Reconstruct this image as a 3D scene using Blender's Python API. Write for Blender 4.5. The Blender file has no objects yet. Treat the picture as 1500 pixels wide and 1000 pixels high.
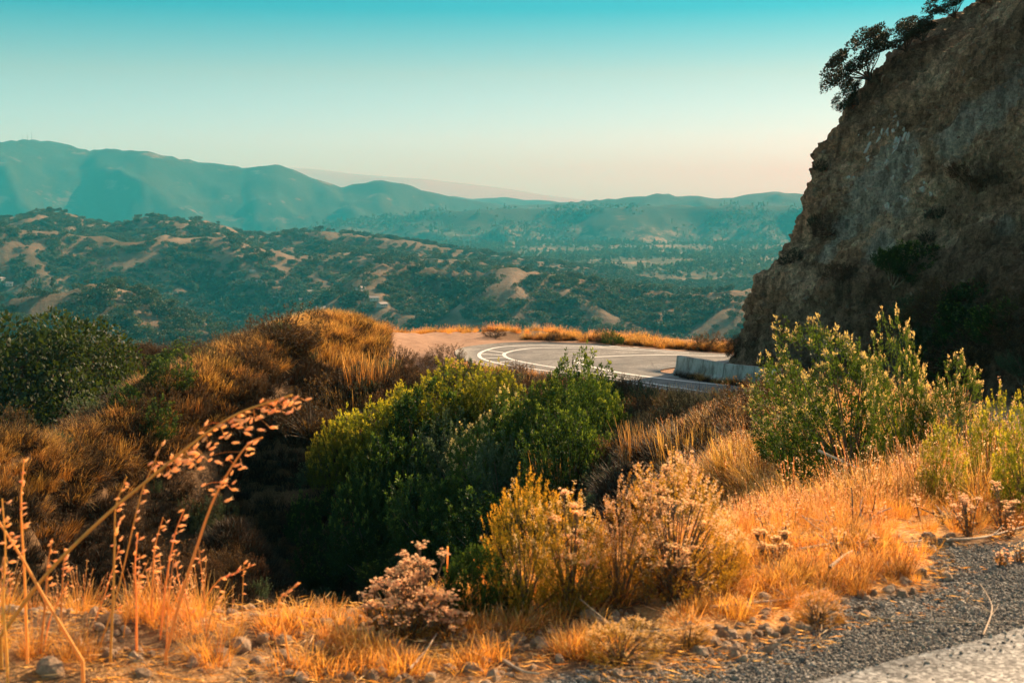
import bpy, bmesh, math, random
import numpy as np
from mathutils import Vector, Matrix
from mathutils.bvhtree import BVHTree

SC = bpy.context.scene
COL = SC.collection
rng = np.random.default_rng(7)
random.seed(7)

# ------------------------------------------------------------------ camera
PITCH = math.atan(200 / 2083.3)
FOC = 2083.3
cam_d = bpy.data.cameras.new("camera")
cam = bpy.data.objects.new("camera", cam_d)
COL.objects.link(cam)
cam.location = (0, 0, 0)
cam.rotation_euler = (math.radians(90) - PITCH, 0, 0)
cam_d.lens = 50
cam_d.sensor_width = 36
cam_d.clip_start = 0.1
cam_d.clip_end = 120000
cam_d.dof.use_dof = True
cam_d.dof.focus_distance = 30
cam_d.dof.aperture_fstop = 6.3
SC.camera = cam

# ------------------------------------------------------------------ light
SUN_AZ, SUN_EL = math.radians(45), math.radians(32)
sun_dir = Vector((math.sin(SUN_AZ) * math.cos(SUN_EL), math.cos(SUN_AZ) * math.cos(SUN_EL), math.sin(SUN_EL)))
sun_d = bpy.data.lights.new("sun", 'SUN')
sun_d.energy = 5.0
sun_d.angle = math.radians(0.5)
sun_d.color = (1.0, 0.76, 0.46)
sun = bpy.data.objects.new("sun", sun_d)
sun.rotation_euler = sun_dir.to_track_quat('Z', 'Y').to_euler()
COL.objects.link(sun)

world = bpy.data.worlds.new("World")
SC.world = world
world.use_nodes = True
wt = world.node_tree
for n in list(wt.nodes):
    wt.nodes.remove(n)
w_out = wt.nodes.new("ShaderNodeOutputWorld")
w_bg = wt.nodes.new("ShaderNodeBackground")
w_sky = wt.nodes.new("ShaderNodeTexSky")
w_sky.sky_type = 'NISHITA'
w_sky.sun_disc = False
w_sky.sun_elevation = SUN_EL
w_sky.sun_rotation = SUN_AZ
w_sky.altitude = 200
w_sky.air_density = 1.0
w_sky.dust_density = 1.0
w_tc = wt.nodes.new("ShaderNodeTexCoord")
w_sep = wt.nodes.new("ShaderNodeSeparateXYZ")
w_ramp = wt.nodes.new("ShaderNodeValToRGB")      # tint of the sky by height above the horizon
w_mul = wt.nodes.new("ShaderNodeMix")
w_mul.data_type = 'RGBA'
w_mul.blend_type = 'MULTIPLY'
w_mul.inputs[0].default_value = 1.0
wt.links.new(w_tc.outputs['Generated'], w_sep.inputs[0])
wt.links.new(w_sep.outputs[2], w_ramp.inputs[0])
wt.links.new(w_sky.outputs[0], w_mul.inputs[6])
wt.links.new(w_ramp.outputs[0], w_mul.inputs[7])
wt.links.new(w_mul.outputs[2], w_bg.inputs[0])
wt.links.new(w_bg.outputs[0], w_out.inputs[0])
SKY_TINT = [(0.0, (0.56, 1.28, 1.75)), (0.045, (0.63, 0.98, 1.18)), (0.09, (0.48, 0.68, 0.68)),
            (0.135, (0.06, 0.50, 0.56)), (0.25, (0.85, 1.05, 0.95)), (0.5, (1.9, 1.5, 1.1)), (1.0, (1.2, 0.95, 0.75))]
cr = w_ramp.color_ramp
for i, (p, c) in enumerate(SKY_TINT):
    e = cr.elements[i] if i < 2 else cr.elements.new(p)
    e.position = p
    e.color = (*c, 1)
w_bg.inputs[1].default_value = 0.073

SC.view_settings.view_transform = 'Standard'
SC.view_settings.look = 'None'
SC.view_settings.exposure = 1.1
SC.view_settings.gamma = 1
SC.view_settings.use_curve_mapping = False
SC.cycles.use_denoising = True
SC.cycles.max_bounces = 8
SC.cycles.transparent_max_bounces = 12
SC.cycles.diffuse_bounces = 3
SC.cycles.volume_bounces = 1

# ------------------------------------------------------------------ measuring helpers
def slope(py):
    v = 500 - py
    return (v * math.cos(PITCH) - FOC * math.sin(PITCH)) / (v * math.sin(PITCH) + FOC * math.cos(PITCH))

def C(px, py, Y):
    """the place seen at photo position px, py at Y metres ahead"""
    v = 500 - py
    yc = v * math.sin(PITCH) + FOC * math.cos(PITCH)
    return ((px - 750) / yc * Y, Y, slope(py) * Y)

def onz(px, py, z):
    return C(px, py, z / slope(py))

def project(x, y, z):
    f = y * math.cos(PITCH) - z * math.sin(PITCH)
    u = y * math.sin(PITCH) + z * math.cos(PITCH)
    return 750 + FOC * x / f, 500 - FOC * u / f

# ------------------------------------------------------------------ noise
def _hash(ix, iy, seed):
    h = (ix.astype(np.int64) * 374761393 + iy.astype(np.int64) * 668265263 + seed * 1442695041) & 0xffffffff
    h = ((h ^ (h >> 13)) * 1274126177) & 0xffffffff
    return (h ^ (h >> 16)) & 0xffffffff

def noise2(x, y, seed=0):
    x = np.asarray(x, float); y = np.asarray(y, float)
    ix = np.floor(x); iy = np.floor(y)
    fx = x - ix; fy = y - iy
    ux = fx * fx * fx * (fx * (fx * 6 - 15) + 10); uy = fy * fy * fy * (fy * (fy * 6 - 15) + 10)
    def g(dx, dy):
        a = _hash(ix + dx, iy + dy, seed) / 4294967296.0 * 2 * np.pi
        return np.cos(a) * (fx - dx) + np.sin(a) * (fy - dy)
    a = g(0, 0) + ux * (g(1, 0) - g(0, 0))
    b = g(0, 1) + ux * (g(1, 1) - g(0, 1))
    return (a + uy * (b - a)) * 1.5

def fbm(x, y, octaves=4, seed=0, gain=0.5):
    s = 0; a = 1; t = 0
    for o in range(octaves):
        s = s + a * noise2(x * 2 ** o, y * 2 ** o, seed + o * 17)
        t += a; a *= gain
    return s / t

def ridged(x, y, octaves=4, seed=0, gain=0.5):
    s = 0; a = 1; t = 0
    for o in range(octaves):
        s = s + a * (1 - np.minimum(1, np.abs(noise2(x * 2 ** o, y * 2 ** o, seed + o * 17)) * 1.8))
        t += a; a *= gain
    return s / t

def smooth(a, b, x):
    t = np.clip((x - a) / (b - a), 0, 1)
    return t * t * (3 - 2 * t)

# ------------------------------------------------------------------ mesh + material helpers
def mesh_from(name, V, F, attrs=None, smooth_shade=True, mats=None, mat_idx=None):
    """V (n,3) array, F (m,k) int array or list of faces; attrs: name -> per-vertex floats"""
    me = bpy.data.meshes.new(name)
    V = np.asarray(V, np.float32)
    if isinstance(F, np.ndarray):
        m, k = F.shape
        me.vertices.add(len(V)); me.vertices.foreach_set('co', V.ravel())
        me.loops.add(m * k); me.loops.foreach_set('vertex_index', F.astype(np.int32).ravel())
        me.polygons.add(m)
        me.polygons.foreach_set('loop_start', np.arange(0, m * k, k, dtype=np.int32))
        me.polygons.foreach_set('loop_total', np.full(m, k, np.int32))
        if mat_idx is not None:
            me.polygons.foreach_set('material_index', np.asarray(mat_idx, np.int32))
        me.update(calc_edges=True)
    else:
        me.from_pydata(V.tolist(), [], [list(f) for f in F])
        if mat_idx is not None:
            me.polygons.foreach_set('material_index', np.asarray(mat_idx, np.int32))
    me.polygons.foreach_set('use_smooth', np.full(len(me.polygons), smooth_shade, dtype=bool))
    for k, a in (attrs or {}).items():
        at = me.attributes.new(k, 'FLOAT', 'POINT')
        at.data.foreach_set('value', np.asarray(a, np.float32).ravel())
    for mt in (mats or []):
        me.materials.append(mt)
    return me

def link(name, me, parent=None, loc=None):
    o = bpy.data.objects.new(name, me)
    COL.objects.link(o)
    if parent is not None:
        o.parent = parent
    if loc is not None:
        o.location = loc
    return o

def tag(o, label=None, cat=None, group=None, kind=None):
    if label: o['label'] = label
    if cat: o['category'] = cat
    if group: o['group'] = group
    if kind: o['kind'] = kind
    return o

def thing(name, label, cat, loc=(0, 0, 0), rotz=0, group=None, scale=1.0):
    o = bpy.data.objects.new(name, None)
    COL.objects.link(o)
    o.empty_display_size = 0.2
    o.location = loc
    o.rotation_euler = (0, 0, rotz)
    o.scale = (scale,) * 3 if not isinstance(scale, tuple) else scale
    return tag(o, label, cat, group)

class NT:
    """small node-tree writer"""
    def __init__(s, name):
        s.m = bpy.data.materials.new(name)
        s.m.use_nodes = True
        s.t = s.m.node_tree
        for n in list(s.t.nodes): s.t.nodes.remove(n)
        s.out = s.t.nodes.new("ShaderNodeOutputMaterial")
    def n(s, typ, ins=None, **props):
        nd = s.t.nodes.new(typ)
        for k, v in props.items(): setattr(nd, k, v)
        for k, v in (ins or {}).items():
            if hasattr(v, 'links') or isinstance(v, bpy.types.NodeSocket):
                s.t.links.new(v, nd.inputs[k])
            else:
                if isinstance(v, tuple) and len(v) == 3 and nd.inputs[k].type == 'RGBA': v = (*v, 1)
                nd.inputs[k].default_value = v
        return nd
    def noise(s, scale, detail=4, rough=0.55, vec=None, **k):
        nd = s.n("ShaderNodeTexNoise", {'Scale': scale, 'Detail': detail, 'Roughness': rough})
        if vec is not None: s.t.links.new(vec, nd.inputs['Vector'])
        return nd.outputs['Fac']
    def ramp(s, fac, stops, interp='LINEAR'):
        nd = s.n("ShaderNodeValToRGB", {'Fac': fac})
        nd.color_ramp.interpolation = interp
        for i, (p, c) in enumerate(stops):
            if not isinstance(c, tuple): c = (c, c, c)
            e = nd.color_ramp.elements[i] if i < 2 else nd.color_ramp.elements.new(p)
            e.position = p; e.color = (*c, 1)
        return nd.outputs['Color']
    def mix(s, fac, a, b, blend='MIX'):
        nd = s.n("ShaderNodeMix", data_type='RGBA', blend_type=blend)
        for k, v in ((0, fac), (6, a), (7, b)):
            if isinstance(v, bpy.types.NodeSocket): s.t.links.new(v, nd.inputs[k])
            else: nd.inputs[k].default_value = (*v, 1) if isinstance(v, tuple) else v
        return nd.outputs[2]
    def math(s, op, a, b=0.0):
        nd = s.n("ShaderNodeMath", operation=op)
        for k, v in ((0, a), (1, b)):
            if isinstance(v, bpy.types.NodeSocket): s.t.links.new(v, nd.inputs[k])
            else: nd.inputs[k].default_value = v
        return nd.outputs[0]
    def obj(s):
        return s.n("ShaderNodeTexCoord").outputs['Object']
    def pos(s, sx=1, sy=1, sz=1):
        g = s.n("ShaderNodeNewGeometry")
        return s.n("ShaderNodeVectorMath", {0: g.outputs['Position'], 1: (sx, sy, sz)}, operation='MULTIPLY').outputs[0]
    def attr(s, name):
        return s.n("ShaderNodeAttribute", attribute_name=name).outputs['Fac']
    def bump(s, h, strength=0.5, dist=0.02):
        return s.n("ShaderNodeBump", {'Height': h, 'Strength': strength, 'Distance': dist}).outputs[0]
    def done(s, color, rough=0.85, normal=None, spec=0.3, transl=0.0, tcolor=None, volume=None):
        p = s.n("ShaderNodeBsdfPrincipled", {'Base Color': color, 'Roughness': rough, 'Specular IOR Level': spec})
        if normal is not None: s.t.links.new(normal, p.inputs['Normal'])
        sh = p.outputs[0]
        if transl > 0:
            t = s.n("ShaderNodeBsdfTranslucent", {'Color': tcolor if tcolor is not None else color})
            sh = s.n("ShaderNodeMixShader", {0: transl, 1: sh, 2: t.outputs[0]}).outputs[0]
        s.t.links.new(sh, s.out.inputs['Surface'])
        return s.m
# ------------------------------------------------------------------ road outline (both edges, paired)
ROAD_L = [(-3.5, 1.2), (-1.2, 2.9), (1.0, 4.65), (1.95, 5.3), (3.2, 6.6), (4.8, 9.5), (6, 14), (6.8, 19), (7.3, 25), (7.6, 32), (7.6, 38), (7.0, 43),
          (5.0, 48.3), (3.9, 50.8), (1.3, 56.0), (-.96, 59.3), (-1.95, 61.8), (-2.62, 65), (-2.4, 67.8), (-.7, 70), (1.2, 70.6),
          (4.1, 69.6), (5.9, 68.4), (8.2, 67), (14, 66.5), (24, 68)]
ROAD_R = [(-1.0, -3.0), (1.5, -0.5), (3.4, 2.0), (4.6, 3.4), (6, 6), (8.6, 9), (10.4, 13.5), (11.6, 19), (12.4, 25), (12.8, 32), (12.6, 38), (11.9, 43.5),
          (10.0, 48.8), (9.0, 52), (8.0, 54.4), (6.8, 56.8), (6.2, 57.6), (6.1, 58.2), (6.3, 58.8), (6.9, 59.5), (7.8, 60.3),
          (9, 61.2), (10.5, 62), (12.5, 62.4), (16, 62), (25, 61.5)]
ROAD_Z = [-1.6, -1.6, -1.6, -1.6, -1.65, -2.0, -2.6, -3.2, -3.95, -4.8, -5.55, -6.15, -6.6, -6.7, -6.8, -6.8, -6.8, -6.8, -6.8, -6.8, -6.8, -6.8, -6.85, -6.9, -7.2, -8.0]

def catmull(P, sub):
    P = np.asarray(P, float)
    Q = np.vstack([2 * P[0] - P[1], P, 2 * P[-1] - P[-2]])
    out = []
    for i in range(1, len(Q) - 2):
        for t in np.arange(sub) / sub:
            out.append(0.5 * ((2 * Q[i]) + (-Q[i - 1] + Q[i + 1]) * t + (2 * Q[i - 1] - 5 * Q[i] + 4 * Q[i + 1] - Q[i + 2]) * t ** 2
                              + (-Q[i - 1] + 3 * Q[i] - 3 * Q[i + 1] + Q[i + 2]) * t ** 3))
    out.append(P[-1])
    return np.array(out)

SUBR = 10
RL = catmull([(*p, z) for p, z in zip(ROAD_L, ROAD_Z)], SUBR)
RR = catmull([(*p, z) for p, z in zip(ROAD_R, ROAD_Z)], SUBR)

# dense samples of the road surface for flattening the ground under it
_ts = np.linspace(0, 1, 24)
RS = (RL[:, None, :] * (1 - _ts[None, :, None]) + RR[:, None, :] * _ts[None, :, None])
RSf = RS.reshape(-1, 3)

# ------------------------------------------------------------------ the near ground: a smooth sheet through surveyed points
CP = [(-6, 0, -1.6), (-6, 4, -1.7), (0, 0, -1.6), (6, 0, -1.6), (-3, 4.6, -1.62), (0, 4.5, -1.6), (-1, 5.2, -1.56), (-2.2, 5.3, -1.62), (2, 5, -1.6), (0.3, 5.9, -1.6),
      (1.2, 6.6, -1.6), (-4, 7.5, -3.4), (-2, 7.2, -3.0), (-.3, 7.4, -2.4), (.9, 8.2, -2.2), (-2, 9.5, -5.2), (-6, 10, -7), (-10, 10, -9), (.5, 10, -3.6), (2.5, 10, -2.15),
      (2.2, 8, -1.72), (3.2, 9, -1.85), (4, 12, -2.3), (5.2, 18, -3.1), (6, 25, -3.95), (6.0, 32, -4.8), (6.0, 38, -5.6), (3.6, 14, -2.8), (4.2, 22, -3.9), (4.6, 30, -4.8), (5.0, 38, -5.8),
      (0, 15, -7.5), (0, 22, -10.5), (0, 31, -11.8), (2.0, 16, -4.6), (2.4, 23, -5.6), (-5, 14, -9.5), (-5, 22, -14), (-5, 32, -15.6), (-5, 39, -15.0), (-12, 20, -16), (-12, 30, -17.5), (-14, 37, -15.5), (-20, 30, -19), (-22, 40, -17),
      C(0, 752, 38), C(80, 705, 42), C(170, 650, 46.5), C(285, 578, 51.5), C(370, 524, 57), C(430, 490, 63), C(480, 470, 70),
      C(0, 900, 34), C(100, 905, 40.5), C(250, 900, 45.0), C(180, 780, 43.5), C(330, 740, 49), C(400, 905, 46.5), C(400, 750, 50.5), C(450, 600, 57), C(460, 540, 60), C(520, 500, 67), C(550, 560, 58.5), C(550, 700, 50.5), C(550, 885, 44.5),
      C(700, 640, 50.5), C(700, 750, 44.5), C(700, 885, 40), C(850, 640, 46), C(850, 720, 38), C(850, 800, 30.5), C(950, 640, 40), C(950, 700, 32), C(950, 765, 24), C(1050, 640, 36), C(1050, 700, 24.5),
      (-20, 52, -17.0), (-17, 58, -15.0), (-21, 64, -18.5), (-24, 74, -19), (-17, 72, -16.5), (-32, 74, -20), C(100, 690, 84), C(200, 618, 87), C(20, 655, 87), C(75, 600, 90), C(250, 576, 89), C(300, 526, 95),
      C(200, 519, 99), C(400, 517, 96), C(130, 524, 99), C(20, 545, 99), C(200, 562, 92), (-26, 45, -18), (-40, 60, -22), (-40, 82, -18), (-28, 36, -19), (-12, 85, -10.5), (-10, 78, -8.2),
      (-2, 65, -6.85), (3, 62, -6.85), (0, 73, -6.85), (8, 68, -6.95), (-6, 70, -6.75), (-5, 76, -6.85), (0, 77.5, -7.0), (6, 75, -7.1), (12, 74, -7.3), (20, 72, -7.9),
      (-4, 90, -15), (6, 88, -15), (16, 88, -16), (30, 85, -15), (0, 120, -42), (20, 120, -42), (-30, 130, -44), (-15, 118, -36), (40, 100, -20), (-45, 125, -44),
      (12, 50, -6.7), (16, 45, -6.3), (15, 30, -4.6), (14, 20, -3.3), (12, 10, -2.2), (20, 60, -6.6), (25, 40, -5), (25, 10, -1.6), (60, 60, -6), (60, 10, -2),
      (0, -10, -1.6), (10, -10, -1.6), (-10, -8, -2.6), (-25, 0, -10), (-30, 20, -17), (0, -60, -2), (60, -60, 0), (-60, -60, -14), (-80, 40, -28), (-90, 110, -44), (90, 110, -30), (0, 150, -52)]
_c0 = catmull([C(0, 752, 38), C(80, 705, 42), C(170, 650, 46.5), C(285, 578, 51.5), C(370, 524, 57), C(430, 490, 63), C(480, 470, 70)], 4)
for _k in range(1, len(_c0) - 1):
    if _k % 4: CP.append(tuple(_c0[_k]))
    if _k % 4 == 2:            # the flank falls away evenly on both sides of the crest
        CP.append((_c0[_k][0] + 3.2, _c0[_k][1] - 3.4, _c0[_k][2] - 3.0)); CP.append((_c0[_k][0] - 3.5, _c0[_k][1] + 4.5, _c0[_k][2] - 3.2))
CP = np.array(CP, float)

def tps_fit(P, lam=0.02):
    n = len(P); X = P[:, :2]
    r = np.hypot(X[:, None, 0] - X[None, :, 0], X[:, None, 1] - X[None, :, 1])
    K = np.where(r > 0, r ** 2 * np.log(r + 1e-9), 0) + np.eye(n) * lam
    A = np.zeros((n + 3, n + 3)); A[:n, :n] = K; A[:n, n] = 1; A[:n, n + 1:] = X; A[n, :n] = 1; A[n + 1:, :n] = X.T
    b = np.zeros(n + 3); b[:n] = P[:, 2]
    return np.linalg.solve(A, b)
TW = tps_fit(CP)

def h_tps(x, y):
    out = np.empty(x.shape); xf = x.ravel(); yf = y.ravel(); of = out.ravel()
    for i in range(0, len(xf), 20000):
        a = xf[i:i + 20000]; b = yf[i:i + 20000]
        r2 = (a[:, None] - CP[None, :, 0]) ** 2 + (b[:, None] - CP[None, :, 1]) ** 2
        of[i:i + 20000] = (0.5 * r2 * np.log(r2 + 1e-12)) @ TW[:-3] + TW[-3] + TW[-2] * a + TW[-1] * b
    return of.reshape(x.shape)

def in_poly(x, y, P):
    P = np.asarray(P); inside = np.zeros(x.shape, bool); j = len(P) - 1
    for i in range(len(P)):
        c = ((P[i, 1] > y) != (P[j, 1] > y)) & (x < (P[j, 0] - P[i, 0]) * (y - P[i, 1]) / (P[j, 1] - P[i, 1] + 1e-12) + P[i, 0])
        inside ^= c; j = i
    return inside


# road lookup raster
_RG = 0.4
_rx0, _ry0, _rnx, _rny = -8.0, -6.0, int(38 / _RG), int(82 / _RG)
_gx, _gy = np.meshgrid(_rx0 + np.arange(_rnx) * _RG, _ry0 + np.arange(_rny) * _RG)
_rd = np.full(_gx.shape, 1e9); _rz = np.zeros(_gx.shape)
for i in range(0, len(RSf), 400):
    q = RSf[i:i + 400]
    d = np.hypot(_gx[..., None] - q[:, 0], _gy[..., None] - q[:, 1])
    k = d.argmin(-1); dm = np.take_along_axis(d, k[..., None], -1)[..., 0]
    better = dm < _rd
    _rd = np.where(better, dm, _rd); _rz = np.where(better, q[k, 2], _rz)
_rd = np.maximum(_rd - 0.15, 0)

def _bil(G, x, y, fill):
    fx = (x - _rx0) / _RG; fy = (y - _ry0) / _RG
    inside = (fx >= 0) & (fy >= 0) & (fx < _rnx - 1) & (fy < _rny - 1)
    fx = np.clip(fx, 0, _rnx - 1.001); fy = np.clip(fy, 0, _rny - 1.001)
    ix = fx.astype(int); iy = fy.astype(int); tx = fx - ix; ty = fy - iy
    v = (G[iy, ix] * (1 - tx) + G[iy, ix + 1] * tx) * (1 - ty) + (G[iy + 1, ix] * (1 - tx) + G[iy + 1, ix + 1] * tx) * ty
    return np.where(inside, v, fill)

def road_dist(x, y):
    return _bil(_rd, x, y, 30.0)

def h_near(x, y):
    z = h_tps(x, y)
    r = np.hypot(x, y)
    d = road_dist(x, y); rz = _bil(_rz, x, y, -5.0)
    # bumps: clods near, hummocks on the slope, quiet where the shoulder is
    off = smooth(0.4, 3.0, d)
    berm = smooth(0.25, 0.5, d) * np.exp(-((y - 5.6 - 0.55 * np.clip(x, -1, 3)) / 0.5) ** 2) * (x < 3.5)
    z = z + off * (0.35 * fbm(x / 4.5, y / 4.5, 3, 3) + 0.12 * fbm(x / 1.2, y / 1.2, 2, 5)) * smooth(8, 18, r)
    z = z + off * 0.3 * fbm(x / 14, y / 14, 3, 9) * smooth(30, 60, r) * smooth(-4, -10, x)
    z = z + smooth(.15, .8, d) * (0.035 * fbm(x / .35, y / .35, 3, 11) + 0.05 * berm * (1 + fbm(x / .25, y / .25, 2, 12)))
    w = smooth(0.25, 2.2, d)
    return (rz - 0.045) * (1 - w) + z * w

# ------------------------------------------------------------------ the far country: ridge after ridge
def prof(pts, lo):
    xs = [p[0] for p in pts]; ys = [p[1] for p in pts]
    def f(px):
        py = np.interp(px, xs, ys)
        return py
    return f
# crest lines surveyed as (azimuth as photo x, height as photo y)
K1 = [(-200, 470), (0, 442), (40, 428), (90, 422), (130, 415), (165, 420), (200, 428), (270, 462), (340, 490), (420, 520), (700, 560), (1000, 560), (1700, 560)]
M1 = [(-200, 520), (300, 520), (400, 480), (470, 440), (520, 405), (560, 384), (600, 382), (640, 392), (700, 396), (745, 390), (790, 398), (860, 410), (900, 418), (960, 424), (1020, 430), (1060, 426), (1100, 422), (1250, 425), (1700, 430)]
M2 = [(-200, 335), (0, 330), (60, 336), (110, 341), (200, 350), (235, 343), (280, 347), (330, 346), (380, 362), (440, 374), (500, 368), (560, 373), (640, 376), (700, 382), (740, 388), (800, 398), (900, 412), (1000, 425), (1200, 440), (1700, 440)]
M3 = [(-200, 318), (0, 322), (30, 314), (60, 309), (100, 312), (150, 328), (185, 326), (210, 316), (240, 322), (265, 322), (300, 322), (335, 332), (360, 343), (400, 345), (430, 341), (480, 338), (540, 345), (600, 352), (680, 366), (740, 374), (800, 384), (860, 392), (920, 408), (1000, 425), (1700, 440)]
F1 = [(-200, 345), (300, 345), (420, 336), (520, 322), (640, 308), (720, 304), (800, 304), (860, 303), (960, 300), (1080, 299), (1200, 302), (1400, 300), (1700, 305)]
F2 = [(-200, 225), (-60, 212), (0, 207), (45, 203), (90, 208), (130, 219), (165, 217), (185, 220), (215, 219), (255, 229), (300, 237), (335, 240), (356, 245), (380, 241), (405, 240), (430, 247), (455, 260), (500, 273), (530, 267), (560, 263), (590, 268), (640, 283), (690, 293), (740, 300),
      (800, 298), (870, 292), (930, 288), (968, 282), (1000, 287), (1025, 286), (1050, 291), (1075, 288), (1105, 283), (1140, 280), (1165, 283), (1200, 284), (1350, 290), (1700, 292)]
F0 = [(-200, 290), (0, 292), (300, 292), (500, 296), (640, 290), (665, 286), (690, 291), (715, 289), (735, 288), (770, 292), (810, 294), (870, 298), (1700, 310)]
FX = [(-200, 262), (0, 256), (200, 250), (430, 246), (470, 249), (520, 255), (580, 260), (620, 262), (680, 269), (740, 276), (800, 286), (850, 292), (900, 297), (1000, 305), (1700, 310)]
DK = np.array([130, 320, 700, 950, 1180, 1330, 1560, 1790, 2060, 2280, 2620, 3250, 4400, 5200, 6000, 6700, 8000, 9800, 11500, 14500, 18000, 22000, 23500, 25000], float)
#              0    1    2    3    K1    5     M1    7     M2    9     M3    11    12    13    F1    15    F2    17    F0     19     20     FX     22     23
def h_far(x, y, want_prox=False):
    Y = np.maximum(y, 1.0)
    r = np.hypot(x, y)
    px = np.where(y > 0, 750 + 2092 * x / Y, np.where(x > 0, 1700, -200))
    px = np.clip(px, -200, 1700)
    wob = lambda s, a: 1 + a * noise2(px / 170.0, px * 0 + s, s)
    knots = []
    def crest(P, D, s, a=0.06):
        d = D * wob(s, a)
        py = np.interp(px, [p[0] for p in P], [p[1] for p in P])
        cosaz = np.clip(Y / np.maximum(r, 1), 0.35, 1)
        return d, slopev(py) * d * cosaz
    c_k1 = crest(K1, DK[4], 1); c_m1 = crest(M1, DK[6], 2); c_m2 = crest(M2, DK[8], 3, .05); c_m3 = crest(M3, DK[10], 4, .05)
    c_f1 = crest(F1, DK[14], 5); c_f2 = crest(F2, DK[16], 6); c_f0 = crest(F0, DK[18], 7); c_fx = crest(FX, DK[21], 8)
    c = lambda v: v + 0 * px
    dip = lambda a, b, k: np.minimum(a[1], b[1]) - k
    K = [(c(130), c(-44)), (c(320), c(-85)), (c(700), c(-112)), (c(950), c(-122)), c_k1, (c(DK[5]), np.minimum(dip(c_k1, c_m1, 16), c(-105))), c_m1,
         (c(DK[7]), dip(c_m1, c_m2, 16)), c_m2, (c(DK[9]), dip(c_m2, c_m3, 14)), c_m3, (c(DK[11]), c(-140)), (c(DK[12]), c(-148)), (c(DK[13]), c(-138)), c_f1,
         (c(DK[15]), dip(c_f1, c_f2, 25)), c_f2, (c(DK[17]), dip(c_f2, c_f0, 60)), c_f0, (c(DK[19]), c(-80)), (c(DK[20]), c(-80)), c_fx, (c(DK[22]), c(0)), (c(DK[23]), c(-100))]
    z = np.zeros(px.shape); prox = np.zeros(px.shape)
    for i in range(len(K) - 1):
        d0, z0 = K[i]; d1, z1 = K[i + 1]
        t = (r - d0) / (d1 - d0)
        m = (t >= 0) & (t <= 1)
        tt = np.clip(t, 0, 1)
        if i + 1 in (4, 6, 8, 10, 14, 16, 18, 21):      # rising to a crest: the slope steepens in the middle, round at the top
            s = np.sin(tt * np.pi / 2) ** 1.4
            pr = tt ** (3 if i + 1 > 10 else 6)
        elif i in (4, 6, 8, 10, 14, 16, 18, 21):
            s = 1 - np.cos(tt * np.pi / 2) ** 1.2; pr = (1 - tt) ** (3 if i > 10 else 6)
        else:
            s = tt * tt * (3 - 2 * tt); pr = 0 * tt
        z = np.where(m, z0 + (z1 - z0) * s, z); prox = np.where(m, pr, prox)
    z = np.where(r > DK[-1], -100.0, z)
    # gullies and spurs cut into the slopes, never above the crests
    def cut(sc, seed, lo, hi, amp):
        wx = x + 0.35 * sc * fbm(x / sc / 1.3, y / sc / 1.3, 2, seed + 3); wy = y + 0.35 * sc * fbm(x / sc / 1.3, y / sc / 1.3, 2, seed + 9)
        return amp * (1 - ridged(wx / sc, wy / sc / 1.15, 4, seed, 0.5)) * smooth(*lo, r) * (1 - smooth(*hi, r))
    g = cut(260, 21, (400, 900), (2700, 3300), 40) + cut(900, 31, (5000, 5600), (14000, 18000), 150) + cut(520, 35, (2800, 3400), (5300, 5900), 30) + cut(330, 38, (5000, 5600), (14000, 18000), 60)
    high = np.clip((z + 150) / 60.0, 0.12, 1.0)
    z = z - g * (1 - prox) * high
    if want_prox: return z, prox
    return z

def slopev(py):
    v = 500 - py
    return (v * math.cos(PITCH) - FOC * math.sin(PITCH)) / (v * math.sin(PITCH) + FOC * math.cos(PITCH))

def H(x, y):
    x = np.asarray(x, float); y = np.asarray(y, float)
    r = np.hypot(x, y)
    w = smooth(105, 160, r)
    out = np.zeros(x.shape)
    a = w < 1
    if a.any(): out[a] += (1 - w[a]) * h_near(x[a], y[a])
    b = w > 0
    if b.any(): out[b] += w[b] * h_far(x[b], y[b])
    return out

def H1(x, y):
    return float(H(np.array([x]), np.array([y]))[0])

_YS = np.concatenate([np.geomspace(3.0, 140, 700), np.geomspace(141, 24000, 1400)])
def ground_at(px, py):
    """where the line of sight through a photo position first meets the ground"""
    k = (px - 750) / ((500 - py) * math.sin(PITCH) + FOC * math.cos(PITCH))
    z = H(k * _YS, _YS); s = slope(py) * _YS
    hit = np.nonzero(z >= s)[0]
    i = hit[0] if len(hit) else len(_YS) - 1
    Y = _YS[i]
    return (k * Y, Y, float(z[i]))

# polar grid, one sheet out to the horizon
px_cols = np.arange(-130, 1631, 6.0)
az_in = np.arctan((px_cols - 750) / 2092)
az = np.concatenate([np.linspace(-math.pi, az_in[0], 50)[:-1], az_in, np.linspace(az_in[-1], math.pi, 50)[1:]])
r_near = np.geomspace(1.2, 130, 400)
r_far = np.geomspace(130, 25000, 600)
def polar(rs):
    A, R = np.meshgrid(az, rs)
    X = R * np.sin(A); Y = R * np.cos(A)
    Z = H(X, Y)
    V = np.stack([X, Y, Z], -1).reshape(-1, 3)
    nr, nc = A.shape
    i = np.arange(nr - 1)[:, None] * nc + np.arange(nc - 1)[None, :]
    F = np.stack([i, i + nc, i + nc + 1, i + 1], -1).reshape(-1, 4)[:, ::-1]
    return V, F, Z
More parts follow.
